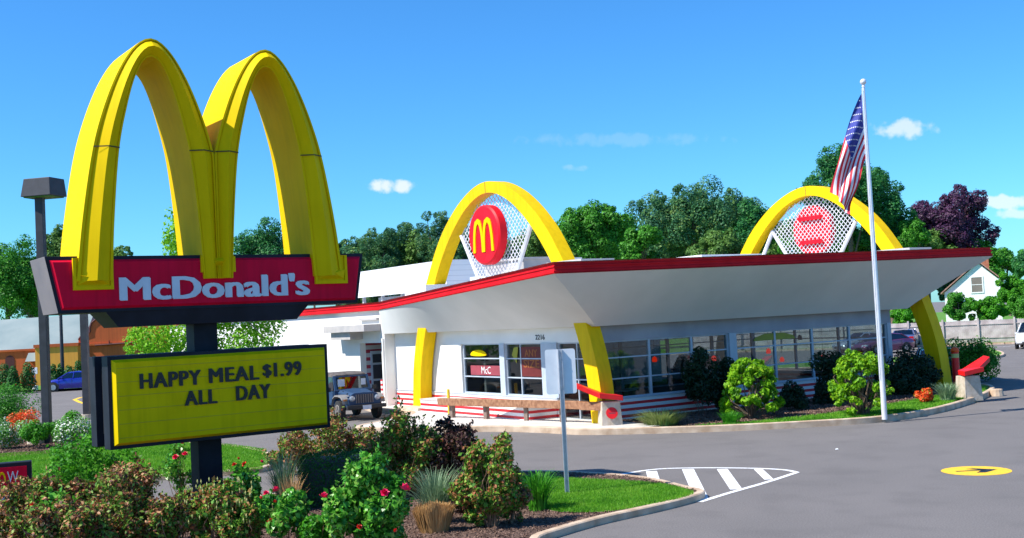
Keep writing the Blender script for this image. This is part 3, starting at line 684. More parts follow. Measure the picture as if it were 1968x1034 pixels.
mb = MB(); mb.quad(*[B(a, b, c_-.02) for a, b, c_ in (RP[1], RP[2], RP[3], RP[4])]); mb.quad(B(-.05, 50, 4.82), B(-.05, 16.6, 4.82), B(16.2, 16.6, 4.82), B(16.2, 50, 4.82)); mb.build('roof', 'roof_top', rest)
# flaring soffit strips
IN = [(.1, 50), (.1, 14.9), (.1, .7), (16.0, .7), (16.0, 14.9), (16.0, 50)]
EXPN = lambda t: 1.35
def strip(A, Bq, C_, D_, n=24, m_=10):
    """A->B along the outer edge, C->D along the inner edge"""
    mb = MB(); vs = []
    for i in range(n+1):
        t = i/n; p = Vector(A).lerp(Vector(Bq), t); q = Vector(C_).lerp(Vector(D_), t)
        for j in range(m_+1):
            w_ = j/m_; c_ = p.lerp(q, w_); e_ = (1-w_)**EXPN(i/n); vs.append(B(q.x+(p.x-q.x)*e_, q.y+(p.y-q.y)*e_, c_.z))
    mb.add(vs, [(i*(m_+1)+j, (i+1)*(m_+1)+j, (i+1)*(m_+1)+j+1, i*(m_+1)+j+1) for i in range(n) for j in range(m_)]); return mb
ob = lambda i: (RP[i][0], RP[i][1], RP[i][2]-TK+.004)
for a, b, c_, d_, EXPN in ((1, 2, (.1, 16.55, H), (.2, .7, H), lambda t: 1+.08*t), (2, 3, (.2, .7, H), (16.0, .7, H), lambda t: 1.08), (3, 4, (16.0, .7, H), (16.05, 16.55, H), lambda t: 1.08-.08*t)):
    strip(ob(a), ob(b), c_, d_).build('soffit', 'soffit', rest, smooth=True)
mb = MB(); mb.quad(B(-.05, 16.6, 4.472), B(-.05, 50, 4.472), B(.22, 50, 4.472), B(.22, 16.6, 4.472)); mb.build('soffit', 'soffit', rest)
mb = MB()   # level soffit under the beam
mb.quad(B(.2, .7, H-.002), B(16, .7, H-.002), B(16, v0+.1, H-.002), B(.2, v0+.1, H-.002)); mb.quad(B(.2, v0+.1, H-.002), B(u0+.1, v0+.1, H-.002), B(u0+.1, 16.55, H-.002), B(.1, 16.55, H-.002)); mb.quad(B(u1-.1, v0+.1, H-.002), B(16, v0+.1, H-.002), B(16, 14.8, H-.002), B(u1-.1, 14.8, H-.002)); mb.build('soffit', 'soffit', rest)
# walls
for q_ in ((u0, u0+.22, 10.5, 16.45, SILL, H-.004),        # white end wall
           (u0, u0+.22, 1.42, 10.5, HW, H-.004),          # over the end windows
           (u1-.22, u1, 1.42, 9, HW, H-.004), (.1, u0+.22, 16.45, 16.7, .13, H-.002), (.1, .4, 19.1, 50, .02, 4.47),
           (.1, .38, 16.6, 16.7, H, 4.47), (.1, .38, 16.7, 19.1, 3.0, 4.47), (.4, 6, 49.7, 50, .02, 4.47), (15.9, 16.1, 16.6, 50, .02, 4.4), (9, 15.9, 16.6, 16.8, .02, H+.8)):
    mb = MB(); mb.fbox(UB, *q_); mb.build('wall', 'white_wall', rest)

mb = MB(); mb.fbox(UB, .4, 2.2, 19.1, 19.22, .1, 3.6); mb.fbox(UB, 2.1, 2.2, 16.7, 19.1, .1, 3.6); mb.build('entrance_wall', 'stripes_tall', rest)
d = MB(); d.fbox(UB, .62, 1.85, 19.04, 19.1, .13, 2.6); dr = d.build('door', 'alu', rest)
d = MB()
for z0, z1 in ((.35, 1.2), (1.3, 1.95), (2.05, 2.45)):
    d.fbox(UB, .70, 1.18, 19.02, 19.043, z0, z1); d.fbox(UB, 1.28, 1.76, 19.02, 19.043, z0, z1)
d.build('pane', 'inner_dark', dr)
mb = MB(); mb.fbox(UB, .02, .1, 16.5, 16.64, .13, 3.2); mb.build('corner_post', 'white_wall', rest)
mb = MB(); mb.fbox(UB, -.02, .04, 16.64, 16.8, .13, 1.35); mb.build('corner_guard', 'stripes', rest)
# entrance canopy slab with fins
mb = MB(); mb.fbox(UB, -.75, .1, 16.75, 21.3, 3.55, 3.86); mb.build('canopy', 'hvac', rest, bevel=.01)
mb = MB(); mb.fbox(UB, -.55, .1, 18.7, 20.9, 3.2, 3.54); mb.build('canopy', 'hvac', rest)
mb = MB(); mb.fbox(UB, -.04, .1, 16.9, 18.8, 4.05, 4.14); mb.build('ledge', 'hvac', rest)
mb = MB(); mb.fbox(UB, u0+.005, u1, v0, v0+.22, HW, H-.004); mb.build('beam', 'beam_shade_grey', rest)
# striped skirting
mb = MB(); mb.fbox(UB, u0-.03, u0+.2, 3.7, 16.44, .02, SILL); mb.fbox(UB, u0-.02, u1+.02, v0-.03, v0+.2, .02, SILL); mb.fbox(UB, u1-.2, u1+.03, 1.42, 9.2, .02, SILL); mb.build('skirting', 'stripes', rest)
mb = MB(); mb.fbox(UB, u0-.06, u0+.25, 3.7, 16.4, SILL, SILL+.035); mb.fbox(UB, u0-.05, u1+.05, v0-.06, v0+.25, SILL, SILL+.035); mb.build('window_sill', 'alu', rest)
mb = MB(); mb.fbox(UB, -.62, u0-.04, 3.75, 11.9, .02, .66); mb.build('striped_plinth', 'stripes', rest)
mb = MB(); mb.fbox(UB, -.64, u0-.035, 3.73, 11.92, .66, .70); mb.build('plinth_coping', 'walk', rest)
# front glazing
def window(F, a0, a1, z0, z1, d, rows=(1.56, 2.28), fr=.045, cols=(), gm='window_glass'):
    """one glazed bay: frame with bars + pane as sub-part; F(a,z,d)"""
    f = MB(); ringf(f, F, [(a0, z0), (a1, z0), (a1, z1), (a0, z1)], [(a0+fr, z0+fr), (a1-fr, z0+fr), (a1-fr, z1-fr), (a0+fr, z1-fr)], d-.05, d+.05)
    for r in rows: f.fbox(F, a0+fr, a1-fr, r-.022, r+.022, d-.045, d+.045)
    for c_ in cols: f.fbox(F, c_-.022, c_+.022, z0+fr, z1-fr, d-.04, d+.04)
    o = f.build('window', 'alu', rest)
    g = MB(); g.quad(F(a0+fr, z0+fr, d), F(a1-fr, z0+fr, d), F(a1-fr, z1-fr, d), F(a0+fr, z1-fr, d)); g.build('pane', gm, o)
    return o
FF = lambda a, z, d: B(a, v0+.11+d, z)
FE = lambda a, z, d: B(u0+.11+d, a, z)
FR = lambda a, z, d: B(u1-.11-d, a, z)
S1 = SILL+.035
edges = [u0+.15, 2.9, 4.85, 6.6]
for a, b in zip(edges[:-1], edges[1:]): window(FF, a, b, S1, HW, 0)
for q_ in ((6.6, 6.95, v0-.04, v0+.26), (u1-.22, u1, v0-.02, v0+.22), (u0-.01, u0+.15, v0-.01, v0+.24)): mb = MB(); mb.fbox(UB, *q_, S1, HW); mb.build('column', 'alu', rest)
edges = [6.95, 9.0, 11.0, 13.1, u1-.22]
for a, b in zip(edges[:-1], edges[1:]): window(FF, a, b, S1, HW, 0, rows=(1.56, 2.28))
# end-wall glazing (right to left in the picture)
window(FE, 7.5, 10.42, S1, HW, 0); wB = window(FE, 4.62, 7.15, S1, HW, 0, cols=(6.15,)); window(FE, 1.44, 3.6, .15, HW, 0, rows=(1.56, 2.28), cols=(2.5,))
for q_ in ((7.15, 7.5), (3.6, 4.62)): mb = MB(); mb.fbox(UB, u0-.03, u0+.2, *q_, S1, HW); mb.build('column', 'alu', rest)
for a, b in ((1.45, 3.9), (3.9, 6.4), (6.4, 9.0)): window(FR, a, b, S1, HW, 0, rows=(2.28,))
# rear glazing of the dining room
FB = lambda a, z, d: B(a, 9.0+d, z)
for a, b in ((5.2, 7.6), (7.6, 10.2), (10.2, 12.8), (12.8, 15.3)): window(FB, a, b, .5, 2.9, 0, rows=(2.3,), fr=.07, gm='dimming_glass')
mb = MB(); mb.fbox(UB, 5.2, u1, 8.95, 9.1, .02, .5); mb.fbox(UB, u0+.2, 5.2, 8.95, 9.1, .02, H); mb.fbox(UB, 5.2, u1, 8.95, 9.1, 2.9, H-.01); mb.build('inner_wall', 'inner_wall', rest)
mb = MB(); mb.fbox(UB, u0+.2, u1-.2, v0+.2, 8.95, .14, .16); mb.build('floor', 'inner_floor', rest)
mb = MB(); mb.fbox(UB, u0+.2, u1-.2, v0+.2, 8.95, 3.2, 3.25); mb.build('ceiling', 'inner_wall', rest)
# arches through the roof
AO = [(0, 6.80), (2.0, 6.55), (4.0, 5.85), (5.6, 4.97), (7.3, 3.62), (8.55, 1.85), (9.05, 0)]
AI = [(0, 6.12), (2.0, 5.86), (4.0, 5.12), (5.6, 4.25), (7.1, 2.98), (8.2, 1.50), (8.62, 0)]
AF = lambda s, z, d: B(d, s, z)
for uu, cc, dz in ((0, 7.0, 0), (17.0, 6.75, .12)):
    a_ = arch_mb(lambda s, z, d: B(uu+d, s, z+dz*z/9), cc, AO, AI, 0, .54, 0, 44).build('arch', 'arch_yellow', rest, smooth=.3)
    sm = MB(); sm.quad(B(uu-.003, cc-.02, 8.63+dz), B(uu-.003, cc+.01, 8.63+dz), B(uu-.003, cc+.03, 9.04+dz), B(uu-.003, cc+.0, 9.04+dz)); sm.quad(B(uu-.003, cc-.02, 8.62+dz), B(uu-.003, cc+.02, 8.62+dz), B(uu+.6, cc+.02, 8.617+dz), B(uu+.6, cc-.02, 8.617+dz)); sm.build('seam', 'dark_seam', a_)
mb = MB(); mb.hexa([B(-.7, 12.1, 0), B(.5, 12.1, 0), B(.5, 14.1, 0), B(-.7, 14.1, 0), B(-.6, 12.2, .3), B(.5, 12.2, .3), B(.5, 14.0, .3), B(-.6, 14.0, .3)]); mb.build('arch_footing', 'concrete', rest, bevel=.03)
# curbs where the arches pass the roof, roof screen, plant
mb = MB(); mb.fbox(UB, -.5, 1.2, 11.2, 13.1, 4.9, 5.35); mb.build('roof_curb', 'screen_white', rest)
for q_ in ((-.1, 1.3, .9, 3.0, 5.35, 5.68), (16.6, 18.0, .9, 2.6, 5.5, 5.9)): mb = MB(); mb.fbox(UB, *q_); mb.build('roof_curb', 'hvac', rest)
mb = MB(); mb.fbox(UB, .9, 1.1, 5.0, 10.0, 4.9, 5.55); mb.build('roof_curb', 'screen_white', rest)
mb = MB(); mb.fbox(UB, 4.0, 4.15, 17.5, 28, 5.35, 6.75); mb.fbox(UB, 4.15, 12, 17.5, 17.65, 5.35, 6.75); rs_ = mb.build('roof_screen', 'clap', rest)
mb = MB()
for k in range(5): mb.fbox(UB, 4.2, 4.35, 18+k*2.3, 18.15+k*2.3, 4.8, 5.4)
mb.fbox(UB, 5, 9, 19, 27, 4.82, 5.3); mb.build('screen_leg', 'hvac', rs_)
hv = MB(); hv.fbox(UB, 3.2, 5.4, 9.5, 12.6, 5.0, 6.25); hv.fbox(UB, 3.1, 5.5, 9.4, 12.7, 6.22, 6.30); hv.build('roof_unit', 'hvac', rest, bevel=.02)
mb = MB(); mb.fbox(UB, 8.2, 11.5, 4.2, 6.0, 5.3, 5.95); mb.build('roof_unit', 'screen_white', rest, bevel=.02)
# lattice fans with round signs
def clip_seg(p, q, poly):
    """clip segment to convex CCW poly"""
    t0, t1 = 0., 1.; d = (q[0]-p[0], q[1]-p[1]); n = len(poly)
    for i in range(n):
        a = poly[i]; b = poly[(i+1) % n]; e = (b[0]-a[0], b[1]-a[1]); nn = (-e[1], e[0])
        num = nn[0]*(p[0]-a[0])+nn[1]*(p[1]-a[1]); den = nn[0]*d[0]+nn[1]*d[1]
        if abs(den) < 1e-9:
            if num < 0: return None
            continue
        t = -num/den
        if den > 0: t0 = max(t0, t)
        else: t1 = min(t1, t)
    return None if t0 >= t1 else ((p[0]+d[0]*t0, p[1]+d[1]*t0), (p[0]+d[0]*t1, p[1]+d[1]*t1))
def fan(uu, cc, dz, front, bz):
    poly = [(cc-1.25, bz), (cc+1.25, bz), (cc+2.55, 7.2+dz), (cc+1.3, 8.25+dz), (cc, 8.6+dz), (cc-1.3, 8.25+dz), (cc-2.55, 7.2+dz)]
    fr = MB()
    for i, j, w in ((1, 2, .09), (6, 0, .09), (0, 1, .07)):
        fr.tube([B(uu, *poly[i]), B(uu, *poly[j])], w, 6)
    fo = fr.build('lattice_frame', 'lattice', rest)
    la = MB()
    for s_ in (-1, 1):
        for k in range(-30, 31):
            x = cc+k*.245; seg = clip_seg((x-6*s_, 7-6*1.0), (x+6*s_, 7+6*1.0), poly)
            if seg is None: continue
            (a0, b0), (a1, b1) = seg; L = math.hypot(a1-a0, b1-b0)
            if L < .1: continue
            nx, nz = -(b1-b0)/L*.014, (a1-a0)/L*.014; dd = .008*s_
            la.hexa([B(uu+dd-.007, a0-nx, b0-nz), B(uu+dd+.007, a0-nx, b0-nz), B(uu+dd+.007, a0+nx, b0+nz), B(uu+dd-.007, a0+nx, b0+nz), B(uu+dd-.007, a1-nx, b1-nz), B(uu+dd+.007, a1-nx, b1-nz), B(uu+dd+.007, a1+nx, b1+nz), B(uu+dd-.007, a1+nx, b1+nz)])
    la.build('lattice_panel', 'lattice', fo)
    sg = -1 if front else 1; cz = 7.02+dz
    ds = MB(); r = 1.14; c0 = B(uu+sg*.08, cc+.12, cz)
    ds.tube([c0, c0+U*sg*.30, c0+U*sg*.36], [r, r, r-.07], 40); dob = ds.build('round_sign', 'disc_red', rest, smooth=.5)
    if not front:
        for z in (.55, -.55): bb = MB(); bb.fbox(UB, uu-.1, uu-.05, cc-.6, cc+.75, cz+z-.09, cz+z+.09); bb.build('bracket', 'disc_red', dob)
        bk = MB(); bk.tube([B(uu, cc+2.5, 7.2+dz), B(uu-.2, cc+3.4, 5.6)], .09, 6); bk.build('brace', 'lattice', fo)
    # logo: a small double arch
    d0 = uu+sg*.45; k = .44
    Fm = lambda s, z, d: B(d0+sg*d, cc+.12-s*k*(-sg)*.95, cz-.50+(z-4.93)*.30)
    mo = MB()
    for c_, cl in ((-.62, (-.005, -1)), (.62, (.005, 1))):
        o_ = [(4.93-.5, .72), (6.1, .66), (7.4, .55), (8.3, .40), (8.6, .22), (8.75, 0)]; i_ = [(4.93-.5, .42), (6.1, .38), (7.2, .29), (7.9, .16), (8.1, .06), (8.15, 0)]
        a = arch_mb(lambda s, z, d: Fm(s*1.35, z, d), c_, o_, i_, -.1, .03, 0, 10, cl); mo.add(a.v, a.f)
    mo.build('arches_logo', 'sign_yellow', dob)
fan(.31, 6.95, 0, True, 5.25); fan(17.31, 6.75, .15, False, 5.5)
# decals and posters on the end windows, house number
def decal(body_pts, m_, name, w): mb = MB(); mb.prism([B(u0+.085, a, z) for a, z in body_pts], U*-.012); return mb.build(name, m_, w)
ov = [(9.25+.62*math.cos(t), 2.42+.20*math.sin(t)*(1 if math.sin(t) > 0 else .25)) for t in [i*2*PI/24 for i in range(24)]]
dec = decal(ov, 'sign_yellow', 'window_sticker', rest)
FEm = lambda s, h, d: B(u0+.07+d, -s, h)       # reads left to right from outside
po_ = decal([(7.6, 1.62), (9.9, 1.62), (9.9, 2.0), (7.6, 2.0)], 'poster_pink', 'window_sign', rest)
text("McC", FEm, -9.05, -8.35, 1.68, 1.96, 0, -.006, 'enamel_white', 'lettering', po_, bold=0)
po2 = decal([(4.75, 1.62), (6.1, 1.62), (6.1, 2.72), (4.75, 2.72)], 'poster_red', 'window_poster', rest)
text("ANY", FEm, -5.85, -5.0, 2.36, 2.62, 0, -.006, 'poster_ink', 'lettering', po2, bold=.03)
text("SIZE", FEm, -5.95, -4.9, 1.95, 2.24, 0, -.006, 'poster_ink', 'lettering', po2, bold=.03)
decal([(6.45, 2.1), (6.75, 2.42), (6.6, 2.7), (6.3, 2.72)], 'board_olive', 'window_sticker', rest)
FEn = lambda s, h, d: B(u0-.004+d, -s, h)
text("2216", FEn, -4.95, -4.35, 2.98, 3.16, 0, -.012, 'letter_black', 'house_number', rest)
dl = MB(); dl.prism([B(9.0+x_, v0+.09, 2.5+z_) for x_, z_ in [(-1.1, 0), (1.1, 0), (1.0, .13), (.5, .25), (-.5, .25), (-1.0, .13)]], V*-.012); dl.build('window_sticker', 'board_olive', rest)
# inside: pendant lamps, tables, stools (things of their own)
LG = 'red pendant lamps hanging in the dining room'
def pendant(x, y, D, glow, lab):
    p = at(x, y, D); t = thing('pendant_lamp', lab, 'lamp', (p.x, p.y, p.z), 0, LG)
    mb = MB(); mb.tube([p+Vector((0, 0, .3)), Vector((p.x, p.y, 3.2))], .008, 5); mb.build('cord', 'black_trim', t)
    mb = MB(); mb.tube([p+Vector((0, 0, -.07)), p+Vector((0, 0, 0)), p+Vector((0, 0, .09)), p+Vector((0, 0, .14))], [.085, .10, .08, .02], 14); mb.build('lamp_shade', glow, t, smooth=True)
pendant(1258, 692, 44, 'lamp_glow', 'small red lamp glowing behind the left pane of the long window')
pendant(1477, 676, 46, 'lamp_glow', 'largest red pendant lamp lit between the two bushes')
pendant(1503, 692, 49, 'lamp_glow', 'small red lamp lit low, just right of the largest lamp')
pendant(1582, 687, 50, 'lamp_glow', 'small red lamp lit in the pane by the dark right-hand bush')
pendant(1537, 650, 48, 'inner_dark', 'dark unlit lamp shade hanging between the lit red ones')
pendant(1372, 690, 46.5, 'lamp_glow', 'orange lamp lit in front of the blue vehicle seen through the glass')
CG = 'dining chairs and tables seen through the glass'
for i, (uu, vv, m_, lab) in enumerate([(10.4, 4.2, 'chair_red', 'red backed dining chair seen through glass between the bushes'), (12.0, 5.2, 'chair_red', 'red dining chair seen through glass nearer the right bush'), (3.2, 3.6, 'inner_dark', 'dark dining chair behind the first long window'), (4.6, 5.0, 'inner_dark', 'dark dining chair further inside the first long window')]):
    p = B(uu, vv, .16); t = thing('dining_chair', lab, 'chair', tuple(p), TH, CG)
    mb = MB(); mb.box((-.22, -.22, .42), (.22, .22, .48)); mb.build('seat', m_, t, local=True, bevel=.02)
    mb = MB(); mb.hexa([(-.22, .2, .5), (.22, .2, .5), (.22, .24, .5), (-.22, .24, .5), (-.26, .28, 1.05), (.26, .28, 1.05), (.26, .32, 1.05), (-.26, .32, 1.05)]); mb.build('backrest', m_, t, local=True, bevel=.015)
    for sx in (-1, 1):
        for sy in (-1, 1): mb = MB(); mb.tube([(sx*.18, sy*.18, .43), (sx*.21, sy*.21, 0)], .015, 6); mb.build('leg', 'chrome', t, local=True)
for i, (uu, vv, lab) in enumerate([(9.6, 4.6, 'pale dining table top seen through the glass between the bushes'), (3.9, 4.2, 'pale dining table top inside the left long window')]):
    p = B(uu, vv, .16); t = thing('dining_table', lab, 'table', tuple(p), TH, CG)
    mb = MB(); mb.box((-.4, -.4, .72), (.4, .4, .76)); mb.build('table_top', 'table_top', t, local=True, bevel=.01)
    mb = MB(); mb.tube([(0, 0, 0), (0, 0, .03), (0, 0, .03), (0, 0, .72)], [.25, .25, .04, .04], 12); mb.build('pedestal', 'black_trim', t, local=True)
# ================================================================ VEHICLES (built in local space: x forward, y left, z up)
CG2 = 'cars parked in the back lot'
def wheel(root, x, y, r, w, side, rim='rim'):
    mb = MB(); mb.tube([(x, y-w/2, r), (x, y-w/2+.02, r), (x, y+w/2-.02, r), (x, y+w/2, r)], [r*.9, r, r, r*.9], 20)
    wh = mb.build('wheel', 'tyre', root, local=True, smooth=.6)
    mb = MB(); yo = y+side*(w/2+.006)
    mb.tube([(x, yo-side*.02, r), (x, yo, r)], [r*.66, r*.62], 18); mb.tube([(x, yo, r), (x, yo+side*.012, r)], [r*.15, r*.12], 10)
    for k in range(5):
        a = k*2*PI/5; dx, dz = math.cos(a), math.sin(a); px, pz = -dz, dx
        mb.hexa([(x+dx*r*.12+px*.03, yo, r+dz*r*.12+pz*.03), (x+dx*r*.12-px*.03, yo, r+dz*r*.12-pz*.03), (x+dx*r*.58-px*.045, yo, r+dz*r*.58-pz*.045), (x+dx*r*.58+px*.045, yo, r+dz*r*.58+pz*.045)]+[(x+dx*r*q+px*s_, yo+side*.018, r+dz*r*q+pz*s_) for q, s_ in ((.12, .03), (.12, -.03), (.58, -.045), (.58, .045))])
    mb.build('rim', rim, wh, local=True)
def car(label, loc, heading, paint, style='sedan', group=CG2, scale=1.):
    """lofted sedan / wagon body with glasshouse, wheels, lights, mirrors, doors"""
    root = thing('parked_car', label, 'car', (loc[0], loc[1], 0), heading, group); root.scale = (scale,)*3
    L, W = 4.6, .90; S = []
    if style == 'sedan':
        st = [(-2.30, .42, .70, .74), (-2.22, .32, .92, .82), (-1.75, .24, 1.02, .88), (-1.0, .2, 1.0, .90), (0, .2, .97, .90), (.9, .2, .95, .90), (1.5, .22, .88, .88), (2.05, .27, .76, .83), (2.25, .34, .62, .74), (2.30, .42, .54, .66)]
        gh = [(-1.75, 1.02), (-1.15, 1.36), (-.3, 1.45), (.35, 1.41), (1.10, .95)]
    else:
        st = [(-2.10, .45, .85, .78), (-2.06, .36, 1.05, .86), (-1.75, .3, 1.14, .90), (-1.0, .28, 1.14, .91), (0, .28, 1.12, .91), (.9, .28, 1.10, .91), (1.5, .3, 1.05, .89), (2.0, .34, .95, .85), (2.12, .42, .8, .78)]
        gh = [(-2.0, 1.14), (-1.85, 1.68), (-.6, 1.78), (.45, 1.74), (.95, 1.12)]
    rings = []
    for x, zb, zt, w in st:
        rings.append([(x, -w*.92, zb), (x, -w, zb+.12), (x, -w*1.01, (zb+zt)/2+.05), (x, -w*.97, zt-.07), (x, -w*.86, zt), (x, 0, zt+.03), (x, w*.86, zt), (x, w*.97, zt-.07), (x, w*1.01, (zb+zt)/2+.05), (x, w, zb+.12), (x, w*.92, zb)])
    body = MB().loft(rings).build('body', paint, root, local=True, smooth=.8)
    # glasshouse as dark glass, roof skin and pillars in body colour
    def ring(x, z, w): return [(x, -w, z), (x, w, z)]
    g = MB(); zb = gh[0][1]-.04; top = [(x, z) for x, z in gh]
    b0, b1 = gh[0][0], gh[-1][0]
    for sy in (-1, 1):
        pts = [(b0+.05, sy*.80, zb), (b1-.05, sy*.80, zb-.02)]+[(x, sy*(.80-(z-zb)*.34), z-.05) for x, z in reversed(top[1:-1])]
        g.poly(pts)
    g.build('side_window', 'car_glass', root, local=True)
    def scr(i, j, name):
        (xa, za), (xb, zb_) = gh[i], gh[j]; wa = .80-(za-zb)*.34; wb = .80-(zb_-zb)*.34; m = MB(); m.quad((xa, -wa+.06, za+.01), (xa, wa-.06, za+.01), (xb, wb-.06, zb_), (xb, -wb+.06, zb_)); m.build(name, 'car_glass', root, local=True)
    scr(0, 1, 'rear_window'); scr(-1, -2, 'windscreen')
    rf = MB(); rr = []
    for x, z in gh[1:-1]:
        w = .80-(z-zb)*.34; rr.append([(x, -w-.01, z-.06), (x, -w*.9, z), (x, 0, z+.03), (x, w*.9, z), (x, w+.01, z-.06)])
    rf.loft(rr, False, False)
    for sy in (-1, 1):
        for (xa, za), (xb, zb_) in ((gh[0], gh[1]), (gh[-1], gh[-2]), ((-.05 if style == 'sedan' else -.4, zb), (-.1 if style == 'sedan' else -.45, gh[2][1]-.03))):
            wa = .81-(za-zb)*.34; wb = .81-(zb_-zb)*.34; rf.tube([(xa, sy*wa, za), (xb, sy*wb, zb_-.03)], .045, 6)
    rf.build('roof', paint, root, local=True, smooth=.7)
    it = MB(); it.box((b0+.3, -.7, .5), (b1-.4, .7, zb-.05)); it.build('interior', 'black_trim', root, local=True)
    r = .33 if style == 'sedan' else .39
    for x in (-1.38, 1.40):
        for sy in (-1, 1):
            a = MB(); a.tube([(x, sy*.80, r+.01), (x, sy*.918, r+.01)], r+.07, 20); a.build('wheel_arch', 'black_trim', root, local=True)
            wheel(root, x, sy*.83, r, .20, sy)
    xf = st[-1][0]; xr = st[0][0]
    for sy in (-1, 1):
        m = MB(); m.hexa([(xf-.16, sy*.45, .56), (xf+.012, sy*.42, .56), (xf-.10, sy*.80, .60), (xf-.3, sy*.82, .60), (xf-.16, sy*.45, .70), (xf-.04, sy*.42, .69), (xf-.18, sy*.79, .72), (xf-.36, sy*.81, .73)]); m.build('headlight', 'head_lens', root, local=True)
        m = MB(); m.box((xr-.012, min(sy*.5, sy*.82), .72), (xr+.14, max(sy*.5, sy*.82), .90)); m.build('tail_light', 'tail_lens', root, local=True)
        m = MB(); m.box((b1-.42, min(sy*.86, sy*1.02), .98), (b1-.28, max(sy*.86, sy*1.02), 1.10)); m.build('mirror', paint, root, local=True, bevel=.02)
        m = MB()
        for x in (-.95, .05, 1.0): m.box((x-.006, min(sy*.90, sy*.912), .32), (x+.006, max(sy*.90, sy*.912), .92))
        m.build('door_seam', 'black_trim', root, local=True)
    m = MB(); m.box((xf-.05, -.42, .34), (xf+.015, .42, .50)); m.build('grille', 'black_trim', root, local=True)
    m = MB(); m.box((xr-.02, -.26, .55), (xr+.02, .26, .68)); m.build('number_plate', 'letter_white', root, local=True)
    return root
car('dark blue sedan parked in front of the orange building, seen between two poles', G(145, 750), math.radians(188), 'car_blue', group=None)
def hd(v): return math.atan2(v.y, v.x)
p = G(1742, 667); car('grey blue sedan parked furthest back against the plank fence', p, math.radians(65), 'car_bluegrey')
p = G(1697, 679); car('maroon sedan parked between the silver and grey blue sedans', p, math.radians(-155), 'car_maroon')
p = G(1660, 676); car('silver sedan parked left of the maroon one, seen past the flagpole', p, math.radians(-160), 'car_silver')
p = G(1985, 668); car('white vehicle cut by the right edge of the photo, by the fence', p, math.radians(-120), 'car_white', 'suv')
p = B(22.5, 4.5); car('dark navy car in the shade under the right end of the roof', p, math.radians(75), 'car_navy', group=CG2, scale=1.05)
p = at(1338, 735, 54); sv = car('bright blue boxy vehicle with a white roof seen through the long window', p, math.radians(95), 'suv_blue', 'suv')
for o in sv.children:
    if o.name.startswith('roof'): o.data.materials[0] = M['car_white']
t_ = MB(); t_.tube([(-2.14, .1, 1.0), (-2.34, .1, 1.0)], .34, 18); t_.build('spare_wheel', 'tyre', sv, local=True, smooth=.6)
t_ = MB(); t_.tube([(-2.34, .1, 1.0), (-2.36, .1, 1.0)], .2, 18); t_.build('spare_hub', 'rim', sv, local=True)

